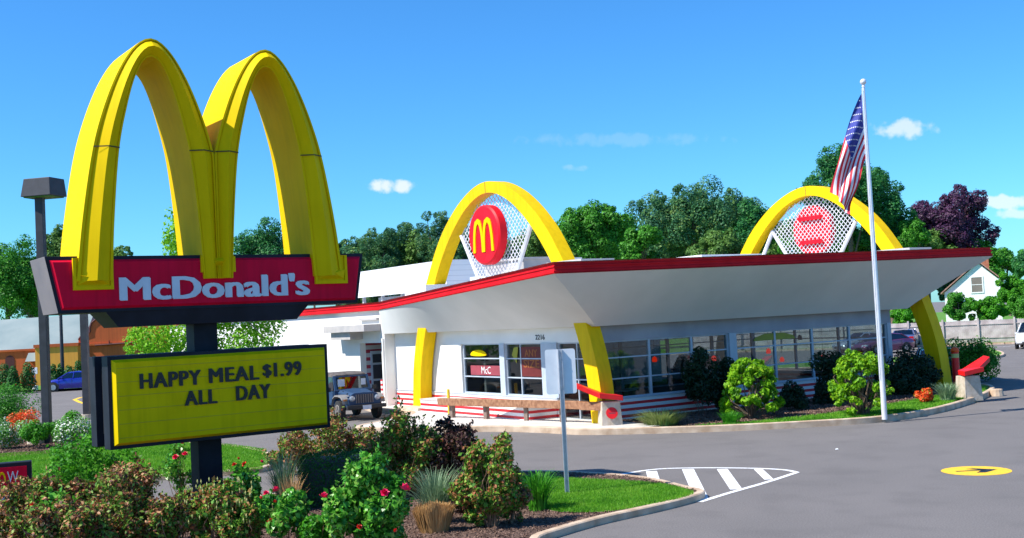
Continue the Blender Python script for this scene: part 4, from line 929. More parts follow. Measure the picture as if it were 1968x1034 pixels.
def jeep(loc, heading):
    root = thing('parked_jeep', 'blue off-road vehicle with a dark soft top parked by the white end wall', 'off-road car', (loc[0], loc[1], 0), heading)
    root['label'] = 'blue off-road vehicle with a dark soft top parked by the white end wall'
    Lc = dict(local=True)
    b = MB()     # tub, bonnet, cowl
    b.hexa([(-1.9, -.76, .55), (.55, -.76, .55), (.55, .76, .55), (-1.9, .76, .55), (-1.9, -.76, 1.08), (.55, -.76, 1.10), (.55, .76, 1.10), (-1.9, .76, 1.08)])
    b.build('body', 'jeep_blue', root, local=True, bevel=.03)
    b = MB(); b.loft([[(.55, -.60, .70), (.55, -.62, 1.04), (.55, -.52, 1.13), (.55, 0, 1.17), (.55, .52, 1.13), (.55, .62, 1.04), (.55, .60, .70)], [(1.2, -.50, .70), (1.2, -.53, .99), (1.2, -.43, 1.08), (1.2, 0, 1.12), (1.2, .43, 1.08), (1.2, .53, .99), (1.2, .50, .70)], [(1.70, -.44, .72), (1.70, -.46, .95), (1.70, -.38, 1.03), (1.70, 0, 1.06), (1.70, .38, 1.03), (1.70, .46, .95), (1.70, .44, .72)]])
    bn = b.build('bonnet', 'jeep_blue', root, local=True, smooth=.5)
    m = MB()
    for sy in (-1, 1): m.box((.8, sy*.5-.02, 1.02), (.88, sy*.5+.05, 1.10)); m.box((1.25, sy*.50-.02, .93), (1.31, sy*.50+.03, 1.03))
    m.build('latch', 'black_trim', bn, local=True)
    # front face
    f = MB(); f.prism([(1.70, -.62, .60), (1.70, .62, .60), (1.70, .66, .80), (1.70, .52, .99), (1.70, .40, 1.05), (1.70, -.40, 1.05), (1.70, -.52, .99), (1.70, -.66, .80)], (.07, 0, 0)); gr = f.build('grille', 'jeep_blue', root, local=True, bevel=.015)
    f = MB()
    for k in range(7): y = (k-3)*.095; f.box((1.765, y-.026, .66), (1.778, y+.026, .98))
    f.build('grille_slot', 'inner_dark', gr, local=True)
    f = MB()
    for k in range(8): y = (k-3.5)*.095; f.box((1.77, y-.012, .66), (1.785, y+.012, .98))
    f.build('grille_bar', 'rim_dull', gr, local=True)
    for sy in (-1, 1):
        f = MB(); f.tube([(1.76, sy*.50, .84), (1.80, sy*.50, .84), (1.83, sy*.50, .84)], [.105, .105, .06], 18); f.build('headlight', 'head_lens', root, local=True, smooth=.5)
        f = MB(); f.box((1.60, min(sy*.66, sy*.80), .76), (1.68, max(sy*.66, sy*.80), .83)); f.build('turn_light', 'amber_lens', root, local=True)
        # fender
        f = MB(); pts = [(.42, .62), (.55, .86), (.80, .97), (1.15, .98), (1.45, .95), (1.66, .84), (1.68, .70)]
        f.loft([[(x, sy*.50, z), (x, sy*.84, z-.01), (x, sy*.86, z-.06), (x, sy*.50, z-.06)] for x, z in pts]); f.build('fender', 'jeep_trim', root, local=True, smooth=.6)
        f = MB(); f.box((.55, min(sy*.50, sy*.62), .5), (1.62, max(sy*.50, sy*.62), .92)); f.build('inner_fender', 'jeep_blue', root, local=True)
        f = MB(); pts = [(-1.75, .60), (-1.62, .86), (-1.35, .95), (-1.0, .95), (-.75, .86), (-.62, .60)]
        f.loft([[(x, sy*.74, z), (x, sy*.86, z-.01), (x, sy*.87, z-.06), (x, sy*.74, z-.06)] for x, z in pts]); f.build('fender', 'jeep_trim', root, local=True, smooth=.6)
        f = MB(); f.tube([(-1.18, sy*.70, .40), (-1.18, sy*.775, .40)], .46, 20); f.build('wheel_arch', 'black_trim', root, local=True)
        wheel(root, 1.05, sy*.74, .38, .22, sy, 'rim_dull'); wheel(root, -1.18, sy*.76, .38, .22, sy, 'rim_dull')
        f = MB(); f.tube([(.55, sy*.72, 1.1), (.33, sy*.70, 1.66)], .03, 6); f.build('windscreen_post', 'jeep_blue', root, local=True)
        # door with glass
        f = MB(); f.box((-.55, min(sy*.762, sy*.775), .62), (.50, max(sy*.762, sy*.775), 1.07)); dr = f.build('door', 'jeep_blue', root, local=True, bevel=.005)
        f = MB(); f.box((-.45, min(sy*.775, sy*.80), .93), (-.33, max(sy*.775, sy*.80), .97)); f.build('handle', 'black_trim', dr, local=True)
        f = MB(); f.quad((-.5, sy*.755, 1.1), (.45, sy*.755, 1.1), (.30, sy*.72, 1.62), (-.5, sy*.70, 1.64)); f.build('side_window', 'car_glass', root, local=True)
        f = MB(); f.tube([(.42, sy*.76, 1.1), (.44, sy*.95, 1.14)], .015, 6); f.box((.40, min(sy*.86, sy*1.02), 1.08), (.46, max(sy*.86, sy*1.02), 1.25)); f.build('mirror', 'black_trim', root, local=True)
        f = MB(); f.box((-.55, min(sy*.70, sy*.84), .36), (.42, max(sy*.70, sy*.84), .43)); f.build('side_step', 'black_trim', root, local=True)
    f = MB(); ringf(f, lambda s, h, d: (.55-.22*(h-1.1)/.56+d, s, h), [(-.72, 1.1), (.72, 1.1), (.69, 1.68), (-.69, 1.68)], [(-.65, 1.16), (.65, 1.16), (.62, 1.62), (-.62, 1.62)], -.02, .03); ws = f.build('windscreen', 'jeep_blue', root, local=True)
    f = MB(); f.quad((.53, -.65, 1.16), (.53, .65, 1.16), (.35, .62, 1.62), (.35, -.62, 1.62)); f.build('pane', 'car_glass', ws, local=True)
    for q_ in (((.48, .38, 1.28), (.49, .56, 1.52)), ((.48, -.57, 1.26), (.49, -.30, 1.54))): f = MB(); f.box(*q_); f.build('paper', 'letter_white', ws, local=True)
    f = MB(); f.loft([[(x, -w, z0), (x, -w*.96, z1-.04), (x, -w*.8, z1), (x, w*.8, z1), (x, w*.96, z1-.04), (x, w, z0)] for x, w, z0, z1 in ((.36, .70, 1.62, 1.70), (0, .72, 1.64, 1.78), (-.6, .72, 1.62, 1.78), (-1.3, .72, 1.60, 1.77), (-1.80, .72, 1.10, 1.70), (-1.88, .72, 1.08, 1.12))]); f.build('soft_top', 'jeep_top', root, local=True, smooth=.6)
    f = MB(); f.box((1.86, -.78, .46), (2.0, .78, .60)); f.box((1.70, -.35, .48), (1.86, -.25, .56)); f.box((1.70, .25, .48), (1.86, .35, .56)); f.build('bumper', 'black_trim', root, local=True, bevel=.02)
    f = MB(); f.box((2.0, -.17, .42), (2.012, .17, .58)); f.build('number_plate', 'letter_white', root, local=True)
    f = MB(); f.box((-.62, -.66, .7), (-.56, .66, 1.62)); f.build('cabin_dark_panel', 'inner_dark', root, local=True)  # added dark panel so the cab looks dark through the windscreen
    f = MB(); f.box((-1.8, -.55, .40), (1.6, .55, .58)); f.box((-1.0, -.6, .6), (.3, .6, .9)); f.build('chassis', 'black_trim', root, local=True)
    for sy in (-1, 1):
        f = MB(); f.box((-.5, sy*.35-.22, 1.0), (-.35, sy*.35+.22, 1.45)); f.build('seat', 'inner_dark', root, local=True, bevel=.03)
    return root
jp = B(-2.75, 14.3); jeep(jp, hd(-V)-math.radians(4)).scale = (1.07,)*3

# ================================================================ FLAGPOLE AND FLAG
g = G(1700, 803, .15); fp_ = thing('flagpole', 'tall white metal flagpole with a silver ball on top standing on the grass', 'flagpole', tuple(g))
mb = MB(); HT = 10.35; mb.tube([g+Vector((0, 0, -.05)), g+Vector((0, 0, 3)), g+Vector((0, 0, HT))], [.085, .075, .045], 14); mb.build('pole', 'bright_metal', fp_, smooth=True)
mb = MB(); mb.tube([g+Vector((0, 0, HT)), g+Vector((0, 0, HT+.08))], [.06, .03], 10); mb.build('truck', 'bright_metal', fp_)
mb = MB(); c = g+Vector((0, 0, HT+.16)); mb.tube([c+Vector((0, 0, .1*math.sin(a))) for a in np.linspace(-1.5, 1.5, 9)], [.1*math.cos(a) for a in np.linspace(-1.5, 1.5, 9)], 14); mb.build('ball', 'bright_metal', fp_, smooth=True)
mb = MB(); mb.tube([g+Vector((-.1, -.07, 1.2)), g+Vector((-.085, -.06, HT-.05))], .008, 5); mb.build('halyard', 'letter_white', fp_)
# flag hangs limp: grid in hoist t (0 top .. 1 bottom), fly s
def flag():
    hoist_top = g+Vector((-.07, 0, 10.15)); hh = 2.05; fl = 2.9; NS, NT = 48, 52
    def P_(s, t):
        x = -(.16+.72*(1-(1-s)**2)*(.55+.45*(1-t)))*1.0*min(1, s*3.2) - .02
        # cloth starts sideways near the hoist and falls away along the fly
        drop = s*fl*(.93-.32*t) + .12*math.sin(3*s)
        x = -(.10*s+1.0*s**.8*(1-.28*t)) - .10*math.sin(PI*s)*(1-t) + .20*s*t
        y = .16*math.sin(s*7.5+t*9.0)*s**.6 + .10*math.sin(t*14+s*3)*s**.4
        x += .05*math.sin(t*13+s*5)*s**.5
        return hoist_top+Vector((x, y, -t*hh*(1-.12*s)-drop*1.12))
    vs = [P_(i/NS, j/NT) for i in range(NS+1) for j in range(NT+1)]; mb = MB(); mb.v = vs
    for i in range(NS):
        for j in range(NT):
            s, t = (i+.5)/NS, (j+.5)/NT; n = int(t*13); m = 0 if n % 2 == 0 else 1
            if s < .40 and t < 7/13:
                m = 2; a = s/.40*11; b = t/(7/13)*9; ia, ib = int(a), int(b)
                if ia % 2 == 1-(ib % 2)*0-0 and False: m = 1
            mb.f.append((i*(NT+1)+j, (i+1)*(NT+1)+j, (i+1)*(NT+1)+j+1, i*(NT+1)+j+1)); mb.m.append(m)
    st = mb; st.mi = 1
    for r in range(9):
        for k in range(6 if r % 2 == 0 else 5):
            s = .40*((k*2+1+(r % 2))/12); t = (7/13)*((r+1)/10); c = P_(s, t); du = (P_(s+.01, t)-c).normalized(); dv = (P_(s, t+.01)-c); dv = (dv-du*dv.dot(du)).normalized(); nn = du.cross(dv)
            for off in (.006, -.006):
                pts = []
                for q in range(10):
                    a = q*PI/5; rr = .030 if q % 2 == 0 else .013; pts.append(c+nn*off+du*math.sin(a)*rr+dv*-math.cos(a)*rr)
                st.poly(pts)
    o = mb.build('flag', ['flag_red', 'flag_white', 'flag_blue'], None, smooth=True, weld=False)
    setp(o, 'limp striped flag with a starred blue corner hanging from the flagpole', 'flag')
flag()

# ================================================================ LAMP POST AND OTHER POLES
g = G(92, 858, .0); lp = thing('lamp_post', 'square dark lamp post with a boxy lamp head beside the left bed', 'street lamp', (g.x, g.y, 0))
mb = MB(); mb.box((g.x-.14, g.y-.14, .1), (g.x+.14, g.y+.14, 9.2)); mb.build('post', 'lamp_metal', lp, bevel=.015)
a = math.radians(-14); X = Vector((math.cos(a), math.sin(a), 0)); Y = Vector((-math.sin(a), math.cos(a), 0))
HF = lambda x, y, z: g+X*x+Y*y+Vector((.12, 0, z))
mb = MB(); mb.hexa([HF(-.62, -.45, 9.12), HF(.62, -.45, 9.12), HF(.62, .55, 9.12), HF(-.62, .55, 9.12), HF(-.52, -.38, 9.78), HF(.56, -.38, 9.78), HF(.56, .5, 9.78), HF(-.52, .5, 9.78)]); mb.build('lamp_head', 'lamp_metal', lp, bevel=.02)
mb = MB(); mb.fbox(HF, -.54, .54, -.38, .48, 9.08, 9.118); mb.build('lens', 'leaf_olive', lp)
mb = MB(); mb.tube([(g.x-.35, g.y-.2, .0), (g.x-.35, g.y-.2, .62)], .3, 18); mb.build('base', 'concrete', lp, bevel=.02)
PG = 'dark poles in the lot to the left'
g = G(168, 806); q_ = thing('lamp_post', 'dark square pole standing just left of the letter board', 'pole', tuple(g), 0, PG)
mb = MB(); mb.box((g.x-.15, g.y-.15, -.05), (g.x+.15, g.y+.15, 9.5)); mb.build('post', 'lamp_metal', q_)
mb = MB(); mb.box((g.x-.5, g.y-.4, 9.5), (g.x+.5, g.y+.4, 9.8)); mb.build('lamp_head', 'lamp_metal', q_, bevel=.03)
mb = MB(); mb.tube([(g.x, g.y, 0), (g.x, g.y, .25)], .3, 14); mb.build('base', 'concrete', q_)
g = at(121, 735, 93); g.z = 0; q_ = thing('lamp_post', 'thinnest dark pole, in front of the yellow-lit wall', 'pole', tuple(g), 0, PG)
mb = MB(); mb.tube([(g.x, g.y, -.05), (g.x, g.y, 9)], [.16, .1], 10); mb.build('post', 'lamp_metal', q_, smooth=True)
mb = MB(); mb.box((g.x-.5, g.y-.3, 9), (g.x+.5, g.y+.3, 9.25)); mb.build('lamp_head', 'lamp_metal', q_, bevel=.03)
# little sign on a white foot by the cone hedges
g = at(68, 748, 90); g.z = 0.1; q_ = thing('parking_sign', 'small pale sign on a thin post with a white foot beside the cone hedges', 'sign', tuple(g))
mb = MB(); mb.tube([g, g+Vector((0, 0, 1.6))], .04, 8); mb.build('post', 'galv', q_)
mb = MB(); mb.box((g.x-.22, g.y-.05, g.z+1.25), (g.x+.22, g.y-.02, g.z+1.75)); mb.build('sign_plate', 'sign_back', q_, bevel=.01)
mb = MB(); mb.tube([g+Vector((0, 0, -.1)), g+Vector((0, 0, .35))], .22, 12); mb.build('foot', 'enamel_white', q_, bevel=.02)
# the blank-backed twin plate sign
g = G(1090, 948, .135); q_ = thing('road_sign', 'pale blank-backed square sign on a grey channel post at the tip of the lawn', 'sign', tuple(g))
PX = Vector((1, .06, 0)).normalized(); PY = Vector((-.06, 1, 0))
RF = lambda x, y, z: g+PX*x+PY*y+Vector((-.015*z*0, 0, z))
mb = MB(); mb.fbox(RF, -.045, .045, -.012, .0, -.1, 2.98); mb.fbox(RF, -.045, -.03, -.05, -.012, -.1, 2.98); mb.fbox(RF, .03, .045, -.05, -.012, -.1, 2.98); mb.build('post', 'galv', q_)
mb = MB(); w = .315; r = .05; pts = []
for cx, cz, a0 in ((w-r, 2.05+r, -PI/2), (w-r, 2.98-r, 0), (-w+r, 2.98-r, PI/2), (-w+r, 2.05+r, PI)):
    for k in range(5): aa = a0+k*PI/8; pts.append(RF(cx+r*math.cos(aa)+.0, .006, cz+r*math.sin(aa)))
mb.prism(pts, PY*.006); sp = mb.build('sign_plate', 'sign_back', q_)
mb = MB()
for z in (2.2, 2.8): mb.tube([RF(0, -.05, z), RF(0, -.065, z)], .016, 8)
mb.build('bolt', 'galv', sp)
# drive sign at lower left
pc = at(-40, 925, 26.5); q_ = thing('entrance_sign', 'low red and dark entrance sign with a yellow mark, cut by the left edge', 'sign', (pc.x, pc.y, .12))
QX = Vector((math.cos(.35), math.sin(.35), 0)); QY = Vector((-QX.y, QX.x, 0)); tr_ = at(60, 886, 27); tr_z = tr_.z
QF = lambda x, z, d: Vector((tr_.x, tr_.y, 0))+QX*x+QY*d+Vector((0, 0, z))
mb = MB(); mb.fbox(QF, -2.2, 0, tr_z-.95, tr_z, 0, .3); cbx = mb.build('cabinet', 'sign_dark', q_, bevel=.02)
mb = MB(); mb.fbox(QF, -2.1, -.1, tr_z-.56, tr_z-.10, -.015, 0); pn = mb.build('sign_face', 'sign_red', cbx)
text("W", QF, -.52, -.28, tr_z-.45, tr_z-.20, -.02, -.006, 'letter_white', 'lettering', pn, bold=0)
mb = MB(); mb.fbox(QF, -2.1, -.1, tr_z-.88, tr_z-.60, -.015, 0); pn = mb.build('sign_face', 'inner_dark', cbx)
text("DR", QF, -.72, -.42, tr_z-.84, tr_z-.65, -.02, -.006, 'letter_white', 'lettering', pn, bold=0)
for cc_ in (-.75, -.63):
    ml = arch_mb(QF, cc_, [(tr_z-.42, .085), (tr_z-.3, .07), (tr_z-.22, .04), (tr_z-.2, 0)], [(tr_z-.42, .05), (tr_z-.32, .04), (tr_z-.26, .02), (tr_z-.25, 0)], -.03, -.016, 0, 8); ml.build('arches_logo', 'sign_yellow', cbx)
mb = MB(); mb.fbox(QF, -1.9, -1.75, .1, tr_z-.9, .08, .2); mb.fbox(QF, -.45, -.3, .1, tr_z-.9, .08, .2); mb.build('leg', 'sign_dark', q_)

# ================================================================ GUARD BLOCKS, RAIL, BOLLARD
BG = 'red capped concrete guard blocks'
def guard(g, rz, label, sign_on, capdir):
    t = thing('guard_block', label, 'guard post', tuple(g), rz, BG)
    mb = MB(); mb.hexa([(-.36, -.3, -.05), (.36, -.3, -.05), (.36, .35, -.05), (-.36, .35, -.05), (-.30, -.24, .85), (.30, -.24, .85), (.30, .3, .85), (-.30, .3, .85)]); mb.build('base', 'concrete', t, local=True, bevel=.02)
    # arrow-shaped cap: two arms meeting at a point
    L = 1.15; w = .34; c_ = capdir
    out = [(-.38, -.38), (.40, -.38), (.36, -.16), (1.02, .16), (1.02, .52), (.05, .40), (-.28, .18)]
    out = [(x*c_, y) for x, y in out]
    mb = MB(); mb.prism([(x, y, .86+max(0, x*c_*.75-.1)*.62+max(0, y)*.12) for x, y in out], (0, 0, .17)); mb.build('cap', 'cap_red', t, local=True, bevel=.015)
    if sign_on:
        mb = MB(); mb.tube([(-.0, -.285, .48), (0, -.305, .485)], .19, 22); s_ = mb.build('round_plate', 'cap_red', t, local=True)
        mb = MB(); mb.box((-.11, -.312, .46), (.11, -.304, .50)); mb.build('bar', 'poster_pink', s_, local=True)
    return t
g = G(1174, 827); g.z = .1; guard(g, math.radians(8), 'concrete guard block with a red cap and round red plate at the near arch foot', True, -1)
g = G(1864, 773); g.z = .1; guard(g, math.radians(12), 'concrete guard block with a red cap beside the bollard at the island end', False, 1)
g = B(16.4, -1.1, .1); t = thing('bollard', 'red bollard with a pale reflective band behind the right-hand guard block', 'bollard', tuple(g))
mb = MB(); mb.tube([g, g+Vector((0, 0, 1.5))], .14, 16); mb.build('post', 'cap_red', t, smooth=.6)
mb = MB(); mb.tube([g+Vector((0, 0, 1.5)), g+Vector((0, 0, 1.56)), g+Vector((0, 0, 1.66)), g+Vector((0, 0, 1.7))], [.15, .17, .13, .05], 16); mb.build('cap', 'cone_orange', t, smooth=.6)
mb = MB(); mb.tube([g+Vector((0, 0, 1.28)), g+Vector((0, 0, 1.44))], .147, 16); mb.build('reflective_band', 'bud_cream', t, smooth=.6)
# low kerb stub by block
g0 = B(15.6, -3.4); mb = MB(); mb.tube([g0+Vector((0, 0, -.02)), g0+Vector((0, 0, .26))], [.26, .22], 12); o = mb.build('boulder', 'kerb_stone', None, bevel=.03); setp(o, 'small rounded stone at the tip of the kerb near the guard block', 'stone')
# timber rail on posts in front of the end wall
ra, rb_ = G(850, 812), G(1122, 824); ra.z = rb_.z = 0; rd = (rb_-ra).normalized(); rn = Vector((rd.y, -rd.x, 0)); RL = (rb_-ra).length
t = thing('timber_rail', 'rough brown timber rail on short square posts in front of the striped wall', 'guard rail', (ra.x, ra.y, 0.1))
TF = lambda s, d, z: ra+rd*s+rn*d+Vector((0, 0, z))
mb = MB(); mb.fbox(TF, -.05, RL*.62, 0, .16, .66, .93); mb.fbox(TF, RL*.62+.01, RL+.02, 0, .16, .66, .93); mb.fbox(TF, RL+.2, RL+1.2, .2, .38, .66, .93); mb.build('rail', 'wood', t, bevel=.015)
for s_ in (.5, RL*.33, RL*.62, RL*.86): mb = MB(); mb.fbox(TF, s_-.09, s_+.09, -.17, -.01, .05, .78); mb.build('post', 'wood_post', t, bevel=.01)
mb = MB(); g = B(-.85, 9.1, .13); mb.tube([g, g+Vector((0, 0, 1.05))], .06, 10); o = mb.build('marker_post', 'enamel_yellow', None); setp(o, 'short yellow marker post against the wall at the left end of the timber rail', 'post')

# ================================================================ FENCE, HOUSE, ORANGE BUILDING
fence = thing('plank_fence', 'long weathered vertical plank fence across the back of the lot', 'fence', tuple(f0))
NF = Vector((-fn.x, -fn.y, 0)); FQF = lambda s, d, z: f0+fd*s+fn*d+Vector((0, 0, z))
L_ = 46
for k in range(-4, int(L_/2.6)):
    pl = MB(); rr = random.Random(k)
    for i in range(17):
        s_ = k*2.6+.04+i*.152; h = 1.85+rr.uniform(-.02, .02); pl.fbox(FQF, s_, s_+.146, .02, .045, .12, h)
    o = pl.build('plank_panel', 'wood_fence', fence)
    mb = MB(); mb.fbox(FQF, k*2.6-.07, k*2.6+.07, .05, .19, .05, 2.0); mb.fbox(FQF, k*2.6-.0, k*2.6+2.6, .045, .1, 1.5, 1.6); mb.fbox(FQF, k*2.6, k*2.6+2.6, .045, .1, .45, .55); mb.build('fence_post', 'wood_fence', fence)
hc = at(1880, 600, 118); hx = Vector((.92, -.39, 0)).normalized(); hy = Vector((.39, .92, 0)).normalized(); K = 118/FL
house = thing('white_house', 'white gabled house with a brick chimney beyond the plank fence', 'house', (hc.x, hc.y, 0))
HB = lambda x, z, d: Vector((hc.x, hc.y, 0))+hx*x+hy*d+Vector((0, 0, z))
apz = at(1886, 505, 118).z; exL = -3.1; exR = 2.25; ezL = at(1822, 562, 118).z; ezR = at(1925, 538, 118).z
mb = MB(); mb.prism([HB(exL, 0, 0), HB(exR, 0, 0), HB(exR, ezR, 0), HB(.3, apz, 0), HB(exL, ezL, 0)], hy*9); mb.build('wall', 'house_white', house)
mb = MB()
for (xa, za), (xb, zb) in (((exL-.35, ezL-.15), (.3, apz+.12)), ((.3, apz+.12), (exR+.35, ezR-.15))):
    mb.hexa([HB(xa, za, -.3), HB(xb, zb, -.3), HB(xb, zb, 9.2), HB(xa, za, 9.2), HB(xa, za+.14, -.3), HB(xb, zb+.14, -.3), HB(xb, zb+.14, 9.2), HB(xa, za+.14, 9.2)])
rf = mb.build('roof', 'shingle', house)
mb = MB(); mb.fbox(lambda x, d, z: HB(x, z, d), .5, 1.3, 1.0, 1.8, apz-1.2, apz+.45); mb.fbox(lambda x, d, z: HB(x, z, d), .44, 1.36, .94, 1.86, apz+.45, apz+.55); mb.build('chimney', 'brick', rf)
mb = MB(); mb.hexa([HB(2.2, ezR-1.3, 2.5), HB(4.2, ezR-1.6, 2.5), HB(4.2, ezR-1.6, 8), HB(2.2, ezR-1.3, 8), HB(1.0, ezR+.3, 2.5), HB(4.2, ezR-.4, 2.5), HB(4.2, ezR-.4, 8), HB(1.0, ezR+.3, 8)]); mb.build('dormer', 'house_white', rf)
wz = at(1880, 547, 118).z
def hwin(x, z, w, h):
    f = MB(); ringf(f, HB, [(x-w-.12, z-h-.12), (x+w+.12, z-h-.12), (x+w+.12, z+h+.12), (x-w-.12, z+h+.12)], [(x-w, z-h), (x+w, z-h), (x+w, z+h), (x-w, z+h)], -.06, .02); f.fbox(HB, x-w, x+w, z-.03, z+.03, -.05, .0); o = f.build('window', 'house_white', house)
    f = MB(); f.fbox(HB, x-w, x+w, z-h, z+h, -.03, -.01); f.build('pane', 'inner_wall', o)
hwin(.05, wz, .50, .75); hwin(-2.0, wz-2.4, .4, .6); hwin(1.2, wz-2.6, .4, .6)
mb = MB(); mb.fbox(HB, -2.7, -1.5, wz-1.2, wz-.95, -.8, 0); mb.build('porch_roof', 'brick', house)

# orange building, far left
OD = 100.; ob_ = at(60, 700, OD); ob_.z = 0; ox = Vector((1, .12, 0)).normalized(); oy = Vector((-ox.y, ox.x, 0)); kk = OD/FL
OB = lambda x, z, d: Vector((ob_.x, ob_.y, 0))+ox*x+oy*d+Vector((0, 0, z))
def oz(y): return at(100, y, OD).z
obd = thing('orange_building', 'low orange stucco building with a grey green roof behind the parked blue sedan', 'building', tuple(ob_))
mb = MB(); mb.fbox(OB, -12, 14, 0, oz(668), 0, 12); mb.build('wall', 'orange_wall', obd)
mb = MB(); mb.fbox(OB, .8, 4.3, 0, oz(664), -1.6, 0); mb.build('wall', 'orange_wall_lit', obd)
mb = MB(); mb.fbox(OB, .7, 4.4, oz(667), oz(661), -1.7, .05); mb.fbox(OB, -12, .65, oz(672), oz(668), -.12, 0); mb.fbox(OB, 4.45, 14, oz(668), oz(664), -.12, 0); mb.build('coping', 'orange_wall', obd)
mb = MB(); mb.hexa([OB(-14, oz(668), .1), OB(4.2, oz(668), .1), OB(4.2, oz(668), 12), OB(-14, oz(668), 12), OB(-14, oz(612), 5), OB(4.2, oz(604), 5), OB(4.2, oz(604), 9), OB(-14, oz(612), 9)]); mb.build('roof', 'green_roof', obd)
# stepped mission gable
pts = [(4.0, oz(668)), (4.0, oz(655)), (4.25, oz(648)), (4.7, oz(644)), (5.0, oz(642)), (5.0, oz(634)), (5.15, oz(624)), (5.5, oz(618)), (6.0, oz(614)), (6.0, oz(604)), (6.5, oz(594)), (7.6, oz(590)), (13.5, oz(590)), (13.5, oz(668))]
mb = MB(); mb.prism([OB(a, z, -.02) for a, z in pts], oy*.5); gb = mb.build('parapet', 'orange_wall', obd)
mb = MB()
for (a, z), (b, y) in zip(pts[1:11], pts[2:12]): mb.tube([OB(a, z, -.05), OB(b, y, -.05)], .07, 6)
mb.build('parapet_trim', 'brown_trim', gb)
mb = MB(); mb.tube([OB(5.4, oz(668), -.15), OB(13, oz(664), -.15)], .07, 6)
for a in (6.6, 8.0, 9.4): mb.tube([OB(a, oz(668), -.15), OB(a, oz(660), -.15)], .05, 6)
mb.build('beam_ends', 'brown_trim', obd)
mb = MB(); pn_ = [OB(-1.75+.38*math.cos(a_), oz(700)+.55+.38*math.sin(a_), -.03) for a_ in [i*PI/10 for i in range(11)]]+[OB(-2.13, .8, -.03), OB(-1.37, .8, -.03)]; mb.prism(pn_, oy*.05); mb.build('niche', 'brown_trim', obd)
for a in (-6.5, -4.5, 6.6, 9.0): mb = MB(); mb.fbox(OB, a, a+.9, .9, 2.3, -.03, .02); mb.build('window', 'inner_dark', obd)
mb = MB(); mb.hexa([OB(-.1, oz(692), -1.4), OB(1.0, oz(692), -1.4), OB(1.0, oz(692), 0), OB(-.1, oz(692), 0), OB(0, oz(676), -.7), OB(.9, oz(676), -.7), OB(.9, oz(676), 0), OB(0, oz(676), 0)]); mb.build('awning', 'green_roof', obd)
# ================================================================ TREES
tree('deciduous_tree', 'broad dark green tree at the far left edge, rising behind the orange building', 18, 548, 105, 92, 128, 'leaf_mid', 22000, .36, .33, 46, 11)
tree('deciduous_tree', 'pointed green tree between the lamp post and the first yellow arch', 112, 500, 46, 76, 120, 'leaf_olive', 8000, .34, .34, 24, 12)
tree('deciduous_tree', 'round dark tree seen through the second yellow arch of the tall sign', 512, 492, 66, 74, 125, 'leaf_oak', 15000, .34, .32, 34, 13)
tree('deciduous_tree', 'low dark tree behind the white wing, left of the round dark tree', 420, 560, 60, 48, 120, 'leaf_mid', 6000, .34, .34, 20, 14)
# young lime-leaved tree behind the sign
rs = np.random.RandomState(21); D = 52.; sc = D/FL; bx = at(400, 700, D)
t = thing('young_tree', 'young bright lime green tree standing right behind the tall sign', 'tree', (bx.x, bx.y, 0)); bl = []
for (x, y, r) in [(334, 440, 20), (328, 462, 17), (345, 470, 26), (352, 420, 12), (330, 410, 12), (375, 440, 28), (340, 484, 24), (380, 500, 40), (350, 540, 40), (420, 540, 50), (300, 640, 34), (270, 662, 30), (262, 640, 16), (330, 660, 36), (370, 640, 42), (430, 620, 48), (480, 600, 40), (500, 640, 34), (530, 622, 22), (470, 668, 36), (520, 662, 16), (420, 690, 40), (340, 700, 40), (400, 580, 56), (290, 690, 26)]:
    p = at(x, y, D+rs.uniform(-1.4, 1.4)); bl.append((p.x, p.y, p.z, r*sc))
quads_obj('crown', blob_leaves(bl, 15000, .17, rs, .6, .55, .35), 'leaf_lime', t)
trunk_mb((bx.x, bx.y, 0), at(385, 480, D), .16, bl[::2], rs).build('trunk', 'bark', t, smooth=True)
CF = 'feathery pines behind the white wing'
for i, (x, y, hw, D, m) in enumerate([(702, 446, 46, 150, 'leaf_pine'), (738, 420, 44, 145, 'leaf_pine'), (786, 419, 42, 152, 'leaf_pine'), (838, 406, 44, 148, 'leaf_pine'), (668, 470, 34, 160, 'leaf_pine'), (880, 430, 50, 140, 'leaf_pine')]):
    tree('pine_tree', ['second pine from the left, with a sloping shoulder', 'tall feathery pine third from the left behind the wing roof', 'feathery pine in the middle of the row behind the white screen', 'tallest feathery pine, touching the left leg of the near rooftop arch', 'lowest, leftmost pine beside the tall sign\'s panel', 'pine seen inside the near rooftop arch, left of the round red sign'][i], x, y+95, hw*1.25, 100, D, m, 15000, .42, .24, 46, 30+i, CF, jitter=.9, aspect=.3)
tree('deciduous_tree', 'hazy dark tree seen inside the near rooftop arch right of the round red sign', 1040, 470, 50, 60, 130, 'leaf_olive', 6000, .36, .34, 22, 40)
tree('deciduous_tree', 'bright mid green round tree right of the near rooftop arch', 1142, 452, 74, 72, 112, 'leaf_mid', 18000, .34, .30, 40, 41)
tree('deciduous_tree', 'broad dark layered evergreen, the widest crown between the two rooftop arches', 1332, 440, 138, 102, 128, 'leaf_pine', 30000, .36, .26, 60, 42, jitter=.5)
tree('pine_tree', 'dark evergreen shoulder on the right side of the widest crown', 1415, 445, 66, 76, 130, 'leaf_pine', 14000, .36, .3, 34, 62)
tree('deciduous_tree', 'dark shoulder tree just left of the far rooftop arch', 1440, 452, 54, 62, 122, 'leaf_oak', 8000, .36, .32, 24, 43)
tree('deciduous_tree', 'low pale olive bush-like tree in front of the dark evergreen, on the roof line', 1372, 480, 62, 42, 98, 'leaf_olive', 8000, .30, .32, 24, 44)
tree('deciduous_tree', 'low green tree between the bright green tree and the wide evergreen', 1232, 470, 40, 50, 105, 'leaf_mid', 6000, .32, .34, 20, 45)
